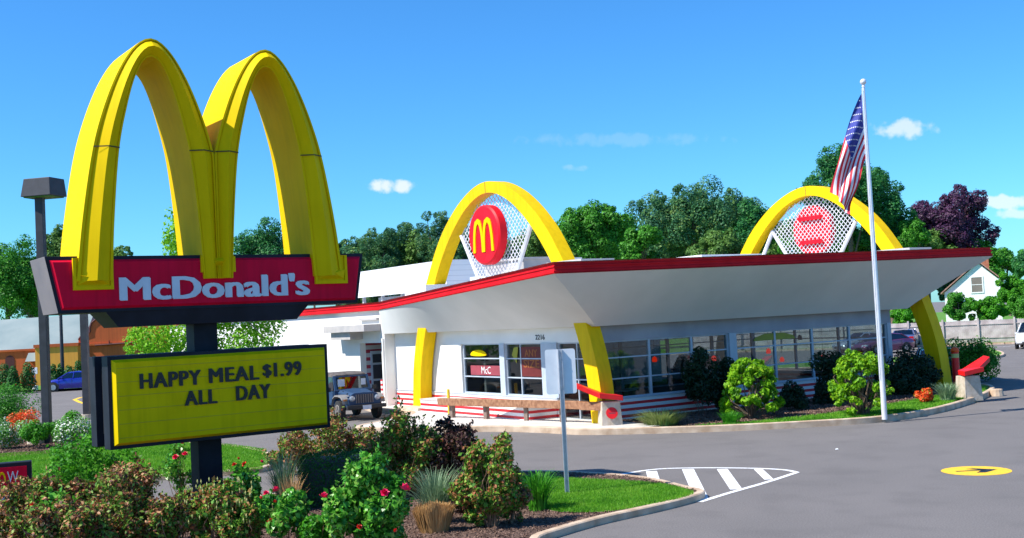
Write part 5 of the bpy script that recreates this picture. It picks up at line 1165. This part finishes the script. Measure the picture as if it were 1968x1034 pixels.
tree('deciduous_tree', 'tallest dark oak-like tree behind the flag, above the far rooftop arch', 1632, 372, 94, 98, 142, 'leaf_oak', 26000, .40, .27, 50, 46)
tree('deciduous_tree', 'lower right limb mass of dark green leaves between the flagpole and the purple tree', 1705, 440, 52, 70, 143, 'leaf_oak', 12000, .40, .32, 28, 47)
tree('deciduous_tree', 'green tree behind the lattice of the far rooftop arch', 1560, 470, 60, 50, 118, 'leaf_mid', 6000, .34, .34, 20, 48)
tree('copper_beech', 'round dark purple tree at the right end of the roof', 1826, 438, 80, 76, 152, 'leaf_purple', 26000, .36, .26, 56, 49, bottom=-.8, aspect=.7)
tree('deciduous_tree', 'small mid green tree tucked between the dark tree and the purple tree', 1755, 452, 30, 40, 138, 'leaf_mid', 4500, .30, .36, 16, 50)
for i, (x, y, rx, ry, D, lab) in enumerate([(1935, 505, 46, 34, 190, 'far off tree line tree just right of the roof tip'), (1985, 512, 44, 34, 185, 'far off tree cut by the right edge above the house'), (1900, 520, 30, 24, 195, 'low far off tree behind the chimney')]):
    tree('deciduous_tree', lab, x, y, rx, ry, D, 'leaf_oak' if i else 'leaf_mid', 6000, .5, .34, 22, 51+i, 'far off trees on the right')
HG = 'leafy trees in front of the white house'
tree('garden_tree', 'fresh green garden tree directly right of the white house', 1948, 572, 34, 58, 103, 'leaf_fresh', 9000, .26, .33, 26, 55, HG)
tree('garden_tree', 'fresh green bush under the house window, its top ragged', 1890, 598, 42, 30, 101, 'leaf_fresh', 7000, .24, .36, 22, 56, HG, bottom=-.9)
tree('garden_tree', 'green bush hiding the left corner of the white house', 1842, 590, 26, 30, 102, 'leaf_mid', 5000, .24, .36, 18, 57, HG, bottom=-.9)
tree('garden_tree', 'green tree seen under the roof between the flagpole and the far arch leg', 1740, 606, 48, 34, 106, 'leaf_fresh', 8000, .28, .34, 24, 58, HG, bottom=-.9)
tree('garden_tree', 'dense green bush cut by the right edge of the photo above the fence', 1985, 600, 40, 40, 100, 'leaf_mid', 6000, .24, .36, 20, 59, HG, bottom=-.9)
tree('garden_tree', 'green tree seen through the glass behind the fence, left of the flagpole', 1650, 600, 46, 30, 112, 'leaf_mid', 5000, .3, .36, 20, 60, HG, bottom=-.9)
tree('garden_tree', 'dim green tree seen through the long window above the fence', 1560, 606, 60, 30, 114, 'leaf_mid', 4000, .34, .36, 20, 61, HG, bottom=-.9)
# low woodland behind everything, each tree its own
WD = 'woodland edge trees far behind the restaurant'
for i, (x, y, rx, ry) in enumerate([(215, 520, 60, 50), (600, 500, 60, 46), (700, 500, 70, 50), (800, 500, 70, 55), (905, 490, 60, 52), (990, 500, 60, 50), (1085, 480, 60, 50), (1200, 480, 70, 60), (1300, 470, 70, 60), (1480, 470, 60, 56), (1600, 450, 60, 56), (1700, 480, 70, 60), (1780, 490, 60, 50), (1880, 500, 50, 40), (-30, 540, 60, 70), (60, 560, 60, 60), (340, 560, 60, 40), (1835, 545, 34, 34), (1655, 560, 60, 40)]):
    tree('woodland_tree', ['far woodland tree behind the %s' % s for s in ('tall sign between its pole and left arch', 'right foot of the tall sign', 'left end of the white roof screen', 'right end of the white roof screen', 'left lattice edge of the near arch', 'right lattice edge of the near arch', 'right leg of the near arch', 'gap left of the wide evergreen', 'middle of the wide evergreen', 'left leg of the far arch', 'lattice of the far arch', 'flagpole at roof height', 'green tree beside the purple crown', 'chimney and roof tip', 'left edge of the photo', 'lamp post', 'low part of the second yellow arch', 'left eave of the white house', 'plank fence left of the flagpole')][i], x, y, rx, ry, 150, ('leaf_olive', 'leaf_mid', 'leaf_pine')[i % 3], 6000, .5, .34, 22, 300+i, WD, bottom=-.9)
# clipped cones in front of the orange building
KG = 'clipped cone hedges before the orange building'
for i, (x, yt, yb, hw, D, lab) in enumerate([(8, 699, 752, 17, 88, 'leftmost clipped cone hedge'), (26, 704, 753, 13, 87, 'slightly shorter cone hedge second from the left'), (55, 696, 752, 15, 88, 'cone hedge just left of the small pale sign'), (103, 700, 742, 12, 92, 'rounded hedge right of the lamp post, before the yellow-lit wall'), (117, 698, 742, 9, 93, 'narrow rounded hedge beside the thin pole'), (134, 704, 742, 14, 92, 'round hedge above the blue sedan roof'), (152, 692, 742, 11, 94, 'taller cone hedge left of the dark square pole'), (185, 685, 742, 14, 95, 'cone hedge partly hidden by the letter board')]):
    g = at(x, yb, D); rs = np.random.RandomState(70+i); sc = D/FL; z1 = at(x, yt, D).z; Rr = hw*sc
    t = thing('cone_hedge', lab, 'hedge', (g.x, g.y, .1), 0, KG); bl = [(g.x+rs.normal(0, .04), g.y, .1+z1*(.2+.66*k/5), Rr*(1-.09*k)*(.75 if k == 5 else 1)) for k in range(6)]
    quads_obj('foliage', blob_leaves(bl, 1800, .15, rs, .6, .5, .1), 'leaf_yew', t)
    trunk_mb((g.x, g.y, 0), (g.x, g.y, z1*.7), .06, [], rs).build('trunk', 'bark', t)
# ================================================================ BUSHES BY THE RESTAURANT
WG = 'weeping lime green bushes on the lawn before the long window'
for i, (x, yt, yb, hw, lab) in enumerate([(1457, 686, 812, 64, 'dome-shaped weeping lime green bush, the left one of the pair before the window'), (1658, 672, 806, 68, 'taller weeping lime green bush just left of the flagpole')]):
    rs = np.random.RandomState(80+i); g = G(x-(10 if i == 0 else 0), yb-6, .12); sc = g.y/FL; H = at(x, yt, g.y).z; R = hw*sc; bl = []
    t = thing('weeping_bush', lab, 'bush', tuple(g), 0, WG)
    for k in range(96):
        q = rs.rand(); a = rs.uniform(0, 2*PI); zz = H*(1-.09-.70*q**1.3); rad = R*(.2+.75*q**.55); 
        bl.append((g.x+math.cos(a)*rad*rs.uniform(.75, 1.0), g.y+math.sin(a)*rad*.9*rs.uniform(.75, 1), zz+rs.normal(0, .08), R*rs.uniform(.08, .17)))
    quads_obj('foliage', blob_leaves(bl, 7000, .15, rs, .5, .6, .45, 1.2, .75), 'leaf_maple', t)
    stems(tuple(g), bl[::2], .022, rs, .25).build('stems', 'bark', t, smooth=True)
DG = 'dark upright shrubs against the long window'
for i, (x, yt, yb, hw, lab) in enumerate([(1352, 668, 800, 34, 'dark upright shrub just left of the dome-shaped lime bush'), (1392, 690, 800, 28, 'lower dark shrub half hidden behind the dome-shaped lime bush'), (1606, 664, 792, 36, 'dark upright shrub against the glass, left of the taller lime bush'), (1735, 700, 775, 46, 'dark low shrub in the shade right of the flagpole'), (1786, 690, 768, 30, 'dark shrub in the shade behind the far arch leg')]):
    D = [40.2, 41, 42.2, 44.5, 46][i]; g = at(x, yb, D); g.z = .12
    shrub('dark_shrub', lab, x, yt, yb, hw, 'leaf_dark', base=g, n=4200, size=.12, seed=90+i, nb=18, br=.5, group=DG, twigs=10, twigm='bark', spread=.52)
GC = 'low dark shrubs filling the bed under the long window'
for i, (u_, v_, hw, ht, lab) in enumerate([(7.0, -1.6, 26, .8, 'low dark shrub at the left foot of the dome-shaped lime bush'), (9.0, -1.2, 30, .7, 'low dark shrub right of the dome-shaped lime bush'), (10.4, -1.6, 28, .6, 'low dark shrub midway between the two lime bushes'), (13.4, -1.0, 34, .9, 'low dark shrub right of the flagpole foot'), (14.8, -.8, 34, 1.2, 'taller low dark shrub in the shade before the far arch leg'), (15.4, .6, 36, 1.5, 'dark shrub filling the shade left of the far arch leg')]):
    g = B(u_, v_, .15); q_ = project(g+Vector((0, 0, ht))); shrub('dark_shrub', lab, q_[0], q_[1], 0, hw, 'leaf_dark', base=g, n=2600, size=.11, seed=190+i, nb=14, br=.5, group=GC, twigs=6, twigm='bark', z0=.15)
shrub('dark_shrub', 'glossy green shrub behind the red guard block and bollard', 1874, 652, 728, 44, 'leaf_mid', n=9000, size=.12, seed=97, nb=20, br=.45, twigs=10, twigm='bark', group='shrubs round the far arch foot')
shrub('dark_shrub', 'orange and green dwarf shrub at the grass edge near the far arch', 1783, 750, 776, 22, 'tuft_orange', n=1300, size=.08, seed=98, nb=10, br=.45, twigs=5, group='shrubs round the far arch foot')
TG = 'ornamental grasses by the restaurant'
grass_clump('ornamental_grass', 'pale bushy grass clump beside the near guard block', 1270, 785, 822, 46, 'blade_olive', 900, .018, 101, group=TG, base=at(1270, 822, 37.2)*1, base_r=.5, droop=.3)
grass_clump('ornamental_grass', 'grey green grass tuft at the foot of the far arch leg', 1822, 737, 772, 24, 'blade_blue', 420, .018, 102, group=TG, base_r=.25, droop=.4)
grass_clump('ornamental_grass', 'low dark green sedge under the dome-shaped lime bush', 1405, 790, 816, 20, 'blade_green', 260, .016, 103, group=TG, base_r=.25, droop=.4)
# ================================================================ LEFT BED
LB = 'flowering plants in the left bed'
shrub('box_shrub', 'rounded clipped green box mound at the left edge', 22, 750, 820, 46, 'leaf_mid', n=7000, size=.09, seed=110, nb=16, br=.75, twigs=8, fill=.15, jitter=.4, cat='shrub', group=LB)
shrub('flowering_shrub', 'bright orange flowering azalea in front of the clipped mound', 42, 790, 832, 27, 'tuft_orange', n=1800, size=.085, seed=111, nb=14, br=.5, twigs=8, group=LB)
for i, (x, yt, yb, hw, m, lab) in enumerate([(20, 806, 862, 44, 'tuft_white', 'white flowered mound at the far left under the orange azalea'), (70, 812, 862, 26, 'leaf_fresh', 'fresh green perennial left of the lamp post'), (120, 790, 850, 30, 'leaf_fresh', 'yellow green perennial mound just right of the lamp post'), (150, 802, 858, 40, 'tuft_white', 'white flowered mound between the lamp post and the letter board'), (185, 812, 862, 22, 'leaf_mid', 'green leafy perennial at the edge of the letter board')]):
    shrub('flowering_shrub', lab, x, yt, yb, hw, m, n=3600, size=.085, seed=112+i, nb=14, br=.5, twigs=6, group=LB)
# ================================================================ NEAR PLANTING ROUND THE TALL SIGN
NG = 'bronze and green mixed shrubs in the near bed'
near = [
 # name,label,cx,ytop,ybase,half,mat,n,size,seed,twigs
 ('bronze_shrub', 'broad bronze twiggy shrub at the lower left corner', 98, 926, 1066, 92, 'leaf_bronze', 7000, .085, 120, 70),
 ('bronze_shrub', 'bronze twiggy shrub second from the left below the letter board', 225, 905, 1058, 105, 'leaf_bronze', 7000, .085, 121, 80),
 ('bronze_shrub', 'dark bronze shrub left of the sign pole at the bottom edge', 335, 935, 1066, 60, 'leaf_bronze', 3600, .08, 122, 50),
 ('green_shrub', 'fresh green leafy shrub rising behind the left bronze shrubs', 178, 852, 985, 88, 'leaf_fresh', 4200, .085, 123, 20),
 ('rhododendron', 'green shrub with cream bud tips right below the sign pole', 418, 922, 1060, 68, 'leaf_mixed', 3000, .095, 124, 34),
 ('bronze_shrub', 'reddish twiggy shrub right of the letter board, before the off-road car', 648, 792, 925, 98, 'leaf_bronze', 5200, .085, 125, 90),
 ('bronze_shrub', 'green and rust shrub at the right edge of the letter board', 560, 835, 905, 48, 'leaf_mixed', 3200, .085, 126, 30),
 ('green_shrub', 'tall olive green shrub in the middle of the near bed', 795, 800, 955, 84, 'leaf_mixed', 8500, .085, 127, 60),
 ('burgundy_shrub', 'dark burgundy shrub behind the olive green one', 868, 812, 950, 62, 'leaf_burgundy', 5200, .085, 128, 50),
 ('bronze_shrub', 'rust and green shrub at the right end of the bed, casting shade on the mulch', 945, 846, 1012, 72, 'leaf_mixed', 7500, .085, 129, 60),
 ('green_shrub', 'low leafy green filler between the sign pole and the roses', 478, 968, 1062, 46, 'leaf_mixed', 2600, .085, 131, 26),
 ('green_shrub', 'low green filler plant under the dark clipped hedge', 620, 975, 1066, 48, 'leaf_fresh', 2200, .08, 132, 14),
 ('bronze_shrub', 'low rust filler at the bottom edge below the letter board', 150, 965, 1090, 110, 'leaf_bronze', 5200, .085, 133, 50),
 ('bronze_shrub', 'ragged green and rust shrub at the lower left edge', 5, 966, 1062, 52, 'leaf_mixed', 3600, .085, 134, 30),
 ('burgundy_shrub', 'dark twiggy patch behind the spiky blue green grass', 905, 900, 985, 50, 'leaf_burgundy', 3000, .08, 135, 40),
 ('bronze_shrub', 'small rust coloured shrub at the foot of the right-hand bed shrub', 985, 925, 1005, 34, 'leaf_bronze', 2000, .075, 130, 24)]
for nm, lab, cx, yt, yb, hw, m, n, sz, sd, tw in near:
    shrub(nm, lab, cx, yt, yb, hw, m, n=int(n*1.25), size=sz*1.02, seed=sd, nb=34, br=.30, twigs=tw, group=NG, top_tw=True, twr=.008, jitter=.8, fill=.5, spread=.52, sprigs=int(n/28))
# clipped yew hedge
g = G(648, 968, .12); D = g.y; sc = D/FL; rs = np.random.RandomState(140); z1 = at(648, 870, D).z
t = thing('yew_hedge', 'very dark clipped evergreen hedge block in the near bed', 'hedge', tuple(g)); N_ = 12000
pts = np.stack([rs.uniform(-64*sc, 64*sc, N_), rs.uniform(-.45, .45, N_), rs.uniform(0, 1, N_)*(z1-.12)], 1); nn = np.zeros((N_, 3)); f_ = rs.randint(0, 4, N_)
W_ = 64*sc
for k, (ax, val) in enumerate(((2, z1-.12), (1, -.45), (0, -W_), (0, W_))):
    q = f_ == k; pts[q, ax] = val+rs.normal(0, .02, q.sum()); nn[q, ax] = 1 if val > 0 else -1
pts[:, 2] -= .10*np.clip((np.abs(pts[:, 0])/W_-.7)/.3, 0, 1)**2+.0; pts += np.array(g); pts[:, 2] += .035*np.sin(pts[:, 0]*9)+.0
quads_obj('foliage', leaves_np(pts, nn, .045, .5, rs, .5), 'leaf_yew', t)
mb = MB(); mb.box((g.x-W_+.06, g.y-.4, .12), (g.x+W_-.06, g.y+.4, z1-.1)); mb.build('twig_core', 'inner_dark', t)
# roses
RG = 'roses in flower in the near bed'
def rose(label, cx, yt, yb, hw, fl, n, seed, m='leaf_rose', fm='petal_pink', size=.085, r=.075, twigs=20, nb=16):
    t = shrub('rose_bush', label, cx, yt, yb, hw, m, n=int(n*.8), size=size*1.25, seed=seed, nb=nb, br=.36, twigs=twigs, group=RG, top_tw=True, cat='rose bush', twr=.007, fill=.5, sprigs=int(n/30))
    g = t.location
    for i, (x, y, *o) in enumerate(fl):
        dd = g.y-hw*g.y/FL*.75; bloom(t, at(x, y, dd), o[0] if o else fm, r*(o[1] if len(o) > 1 else 1), seed*10+i)
    return t
rose('largest glossy rose bush with three deep pink blooms, in front of the dark hedge', 705, 902, 1060, 98, [(778, 942, 'petal_pink', 1.5), (739, 949, 'petal_pink', 1.2), (621, 957, 'petal_pink', 1.3), (690, 1014, 'petal_red', .8), (762, 1020, 'petal_red', .7)], 8000, 150)
rose('low rose bush with red blooms between the sign pole and the dark hedge', 553, 940, 1058, 54, [(532, 944, 'petal_pink', 1.2), (512, 950, 'petal_pink', .9), (541, 1010, 'petal_pink', 1.3), (521, 1005, 'petal_red', 1.1), (528, 966, 'petal_red', .7), (500, 958, 'petal_red', .6)], 3600, 151)
rose('thin rose stems with four pink blooms just left of the sign pole', 348, 858, 958, 40, [(338, 880, 'petal_pink', 1.2), (355, 875, 'petal_pink', 1.2), (377, 875, 'petal_pink', 1.1), (349, 853, 'petal_pink', .9)], 900, 152, twigs=24)
rose('spindly red-budded rose right of the sign pole', 472, 880, 1000, 36, [(451, 895, 'petal_red', .9), (471, 893, 'petal_red', .9), (457, 882, 'petal_red', .6), (502, 888, 'petal_pink', .7), (444, 992, 'petal_red', 1.)], 1500, 153, twigs=34)
rose('half hidden rose with few red blooms at the lower left', 120, 960, 1075, 60, [(62, 972, 'petal_red', .8), (96, 1006, 'petal_red', 1.), (236, 975, 'petal_pink', .6), (214, 1022, 'petal_red', .7)], 1500, 154)
# cream buds on the rhododendron
rd_ = [o for o in bpy.data.objects if o.name.startswith('rhododendron')][0]; rs = np.random.RandomState(5); bm_ = MB(); c0 = rd_.location
for i in range(60):
    x = rs.uniform(355, 485); y = rs.uniform(922, 1010); p = at(x, y, c0.y-.45+rs.uniform(-.1, .2)); bm_ = MB(); bm_.tube([p, p+Vector((0, 0, .035)), p+Vector((0, 0, .07))], [.006, .014, .003], 5); bm_.build('bud', 'bud_cream', rd_)
NGR = 'ornamental grasses in the near bed'
grass_clump('ornamental_grass', 'blue green spiky grass clump behind the straw clump', 838, 900, 1006, 62, 'blade_blue', 420, .013, 160, group=NGR, base_r=.16, droop=.45)
grass_clump('ornamental_grass', 'pale grey green grass clump left of the dark hedge', 548, 868, 985, 42, 'blade_blue', 340, .012, 161, group=NGR, base_r=.14, droop=.35)
grass_clump('ornamental_grass', 'straw coloured grass tuft at the corner of the dark hedge', 562, 915, 1000, 26, 'blade_tan', 200, .012, 162, group=NGR, base_r=.12, droop=.4)
grass_clump('ornamental_grass', 'arching fresh green daylily clump at the edge of the lawn', 1035, 908, 980, 42, 'blade_green', 300, .02, 163, group=NGR, base_r=.16, droop=.75)
# cut-back straw clump: flat-topped bundle of stalks
rs = np.random.RandomState(170); g = G(835, 1022, .12); D = g.y; sc = D/FL; R = 38*sc; zt = at(835, 972, D).z; V_ = []
for i in range(2600):
    a = rs.uniform(0, 2*PI); q = math.sqrt(rs.rand()); o = np.array([math.cos(a)*R*q, math.sin(a)*R*.7*q, 0]); b = np.array(g)+o*.72; tp = np.array(g)+o*1.05; tp[2] = zt+rs.normal(0, .035)-.06*q**3; tp[:2] += rs.normal(0, .03, 2); w = np.array([math.cos(a+1.5), math.sin(a+1.5), 0])*.006
    V_ += [b-w, b+w, tp+w, tp-w]
t = quads_obj('cut_grass_clump', np.array(V_), 'blade_tan'); setp(t, 'flat-topped straw coloured clump of cut-back grass', 'ornamental grass', NGR)
# fallen dry sticks
for i, (a, b, D) in enumerate([((430, 985), (500, 1030), 21.6), ((585, 1010), (560, 1034), 21.4), ((350, 985), (390, 1010), 22)]):
    mb = MB(); p = at(*a, D); q = at(*b, D-.5); mb.tube([p, p.lerp(q, .5)+Vector((0, 0, .04)), q], [.012, .01, .006], 6); mb.tube([p.lerp(q, .5)+Vector((0, 0, .04)), p.lerp(q, .75)+Vector((.12, 0, .12))], [.007, .004], 5)
    o = mb.build('dry_branch', 'twig', None, smooth=True); setp(o, ['longest bare pale branch poking out below the sign pole', 'short bare branch poking out between the roses', 'bare branch among the dark bronze shrub left of the pole'][i], 'branch', 'bare branches in the near bed')
# ---------------------------------------------------------------- grass blades and mulch chips
def in_poly(px, py, poly):
    c = np.zeros(len(px), bool); n = len(poly)
    for i in range(n):
        x0, y0 = poly[i][:2]; x1, y1 = poly[(i+1) % n][:2]
        t = ((y0 > py) != (y1 > py)) & (px < (x1-x0)*(py-y0)/((y1-y0) if y1 != y0 else 1e-9)+x0); c ^= t
    return c
def scatter(poly, n, rs, excl=None, nearw=True):
    P_ = np.array([[p[0], p[1]] for p in poly]); lo = P_.min(0); hi = P_.max(0); q = rs.uniform(lo, hi, (n*3, 2)); k = in_poly(q[:, 0], q[:, 1], P_)
    if excl is not None: k &= ~in_poly(q[:, 0], q[:, 1], [(p[0], p[1]) for p in excl])
    return q[k][:n]
def blades(name, poly, n, h, w, m, seed, z, excl=None):
    rs = np.random.RandomState(seed); q = scatter(poly, n, rs, excl); k = len(q); b = np.column_stack([q, np.full(k, z)]); a = rs.uniform(0, 2*PI, k); o = np.column_stack([np.cos(a), np.sin(a), np.zeros(k)])*w; hh = h*rs.uniform(.5, 1.2, k); ln = np.column_stack([rs.normal(0, .4, k)*hh, rs.normal(0, .4, k)*hh, hh])
    V_ = np.stack([b-o, b+o, b+ln+o*.15, b+ln-o*.15], 1).reshape(-1, 3); t = quads_obj(name, V_, m); t['kind'] = 'stuff'; return t
t = blades('lawn_grass', FG, 60000, .055, .006, 'blade_lawn', 201, .13); setp(t, 'short green lawn grass on the near island tip', 'grass')
lawnL = [v for v in LQ]; t = blades('lawn_grass', [G(x, y) for x, y in [(-60, 955), (150, 938), (320, 924), (505, 910), (512, 872), (440, 862), (300, 858), (200, 868), (0, 880), (-60, 884)]], 90000, .06, .009, 'blade_lawn', 202, .12); setp(t, 'short green lawn grass behind the tall sign', 'grass')
gB = [B(u, v) for u, v in [(1.3, -2.6), (1.9, -3.45), (4.0, -4.8), (6.1, -5.7), (9.0, -5.4), (12.6, -4.2), (15.5, -2.9), (17.3, -1.8), (17, -.8), (16.2, -1.5), (13.8, -2.4), (11, -3.0), (8.2, -3.6), (5.5, -3.7), (3.4, -3.5), (2.4, -3.2)]]
t = blades('lawn_grass', gB, 50000, .07, .012, 'blade_lawn', 203, .15); setp(t, 'short green lawn grass along the kerb before the long window', 'grass')
def chips(name, poly, n, size, seed, z, excl=None):
    rs = np.random.RandomState(seed); q = scatter(poly, n, rs, excl); k = len(q); p = np.column_stack([q, z+rs.uniform(0, .025, k)]); nn = np.tile([0, 0, 1.], (k, 1)); t = quads_obj(name, leaves_np(p, nn, size, .4, rs, .5), 'chips'); t['kind'] = 'stuff'; return t
t = chips('bark_mulch', FQ, 90000, .05, 211, .122, FG); setp(t, 'loose brown bark mulch of the near bed', 'mulch')
t = chips('bark_mulch', bedB, 20000, .08, 213, .16); setp(t, 'loose brown bark mulch under the long window', 'mulch')
t = chips('bark_mulch', bed, 26000, .08, 212, .13); setp(t, 'loose brown bark mulch of the left bed', 'mulch')
# scrap of paper on the asphalt
g = G(1608, 864, .01); mb = MB(); mb.hexa([g+Vector(v) for v in ((-.04, -.03, 0), (.04, -.03, 0), (.05, .03, 0), (-.03, .03, 0), (-.03, -.02, .03), (.03, -.03, .02), (.04, .02, .035), (-.02, .03, .02))]); o = mb.build('paper_scrap', 'enamel_white', None); setp(o, 'tiny white scrap of litter on the open asphalt', 'litter')

# ================================================================ LIGHT AND SKY
EL = math.radians(50); SD = Vector((-.94, -.34, 0)).normalized(); AZ = math.atan2(SD.x, SD.y)
sl = bpy.data.lights.new('sun', 'SUN'); sl.energy = 5.0; sl.angle = math.radians(.5); sl.color = (1., .95, .86)
so = bpy.data.objects.new('sun', sl); COL.objects.link(so); sd = Vector((SD.x*math.cos(EL), SD.y*math.cos(EL), math.sin(EL))); so.rotation_euler = (-sd).to_track_quat('-Z', 'Y').to_euler()
w = bpy.data.worlds.new('World'); SC.world = w; w.use_nodes = True; nt = w.node_tree; bg = nt.nodes['Background']; bg.inputs['Strength'].default_value = SKY_STR
sk = nd(nt, 'ShaderNodeTexSky', sky_type='NISHITA'); sk.sun_disc = False; sk.sun_elevation = EL; sk.sun_rotation = AZ; sk.air_density = 1.0; sk.dust_density = .3; sk.ozone_density = 2.5
tc = nd(nt, 'ShaderNodeTexCoord')
hs = nd(nt, 'ShaderNodeHueSaturation'); hs.inputs['Saturation'].default_value = 1.12; nt.links.new(sk.outputs[0], hs.inputs['Color'])
mg = nd(nt, 'ShaderNodeMix', data_type='RGBA', blend_type='MULTIPLY'); mg.inputs[0].default_value = 1; mg.inputs[7].default_value = (*SKY_TINT, 1); nt.links.new(hs.outputs[0], mg.inputs[6])
prev = mg.outputs[2]
wn = nd(nt, 'ShaderNodeTexNoise'); wn.inputs['Scale'].default_value = 75; wn.inputs['Detail'].default_value = 8; nt.links.new(tc.outputs['Generated'], wn.inputs['Vector'])
for (x, y, rx, ry, amt) in [(752, 357, 46, 14, .8), (1745, 248, 56, 18, .65), (1925, 388, 58, 12, .7), (1965, 412, 50, 9, .6), (1180, 268, 190, 14, .10), (1110, 323, 30, 8, .18)]:
    c = ray(x, y).normalized(); e1 = (_r-c*_r.dot(c)).normalized(); e2 = e1.cross(c).normalized()
    def dotn(vec, s):
        n = nd(nt, 'ShaderNodeVectorMath', operation='DOT_PRODUCT'); nt.links.new(tc.outputs['Generated'], n.inputs[0]); n.inputs[1].default_value = vec
        m = nd(nt, 'ShaderNodeMath', operation='MULTIPLY'); m.inputs[1].default_value = s; nt.links.new(n.outputs['Value'], m.inputs[0]); 
        p_ = nd(nt, 'ShaderNodeMath', operation='POWER'); p_.inputs[1].default_value = 2.0; ab = nd(nt, 'ShaderNodeMath', operation='ABSOLUTE'); nt.links.new(m.outputs[0], ab.inputs[0]); nt.links.new(ab.outputs[0], p_.inputs[0]); return p_
    a = dotn(e1, FL/rx); b = dotn(e2, FL/ry); s = nd(nt, 'ShaderNodeMath', operation='ADD'); nt.links.new(a.outputs[0], s.inputs[0]); nt.links.new(b.outputs[0], s.inputs[1])
    s2 = nd(nt, 'ShaderNodeMath', operation='MULTIPLY_ADD'); s2.inputs[1].default_value = -4.4; s2.inputs[2].default_value = 2.2; nt.links.new(wn.outputs['Fac'], s2.inputs[0])
    s3 = nd(nt, 'ShaderNodeMath', operation='ADD'); nt.links.new(s.outputs[0], s3.inputs[0]); nt.links.new(s2.outputs[0], s3.inputs[1])
    mr = nd(nt, 'ShaderNodeMapRange', interpolation_type='SMOOTHSTEP'); mr.inputs['From Min'].default_value = 1.15; mr.inputs['From Max'].default_value = -.1; mr.inputs['To Min'].default_value = 0; mr.inputs['To Max'].default_value = amt; nt.links.new(s3.outputs[0], mr.inputs['Value'])
    fr = nd(nt, 'ShaderNodeVectorMath', operation='DOT_PRODUCT'); nt.links.new(tc.outputs['Generated'], fr.inputs[0]); fr.inputs[1].default_value = c
    gt = nd(nt, 'ShaderNodeMath', operation='GREATER_THAN'); gt.inputs[1].default_value = 0; nt.links.new(fr.outputs['Value'], gt.inputs[0])
    ml = nd(nt, 'ShaderNodeMath', operation='MULTIPLY'); nt.links.new(mr.outputs[0], ml.inputs[0]); nt.links.new(gt.outputs[0], ml.inputs[1])
    mx = nd(nt, 'ShaderNodeMix', data_type='RGBA'); nt.links.new(ml.outputs[0], mx.inputs[0]); nt.links.new(prev, mx.inputs[6]); mx.inputs[7].default_value = (8.2, 8.6, 9.6, 1); prev = mx.outputs[2]
nt.links.new(prev, bg.inputs['Color'])
SC.view_settings.view_transform = 'Standard'; SC.view_settings.look = 'None'; SC.view_settings.exposure = EXPO; SC.view_settings.gamma = 1
SC.render.engine = 'CYCLES'; SC.cycles.max_bounces = 8; SC.cycles.transparent_max_bounces = 12
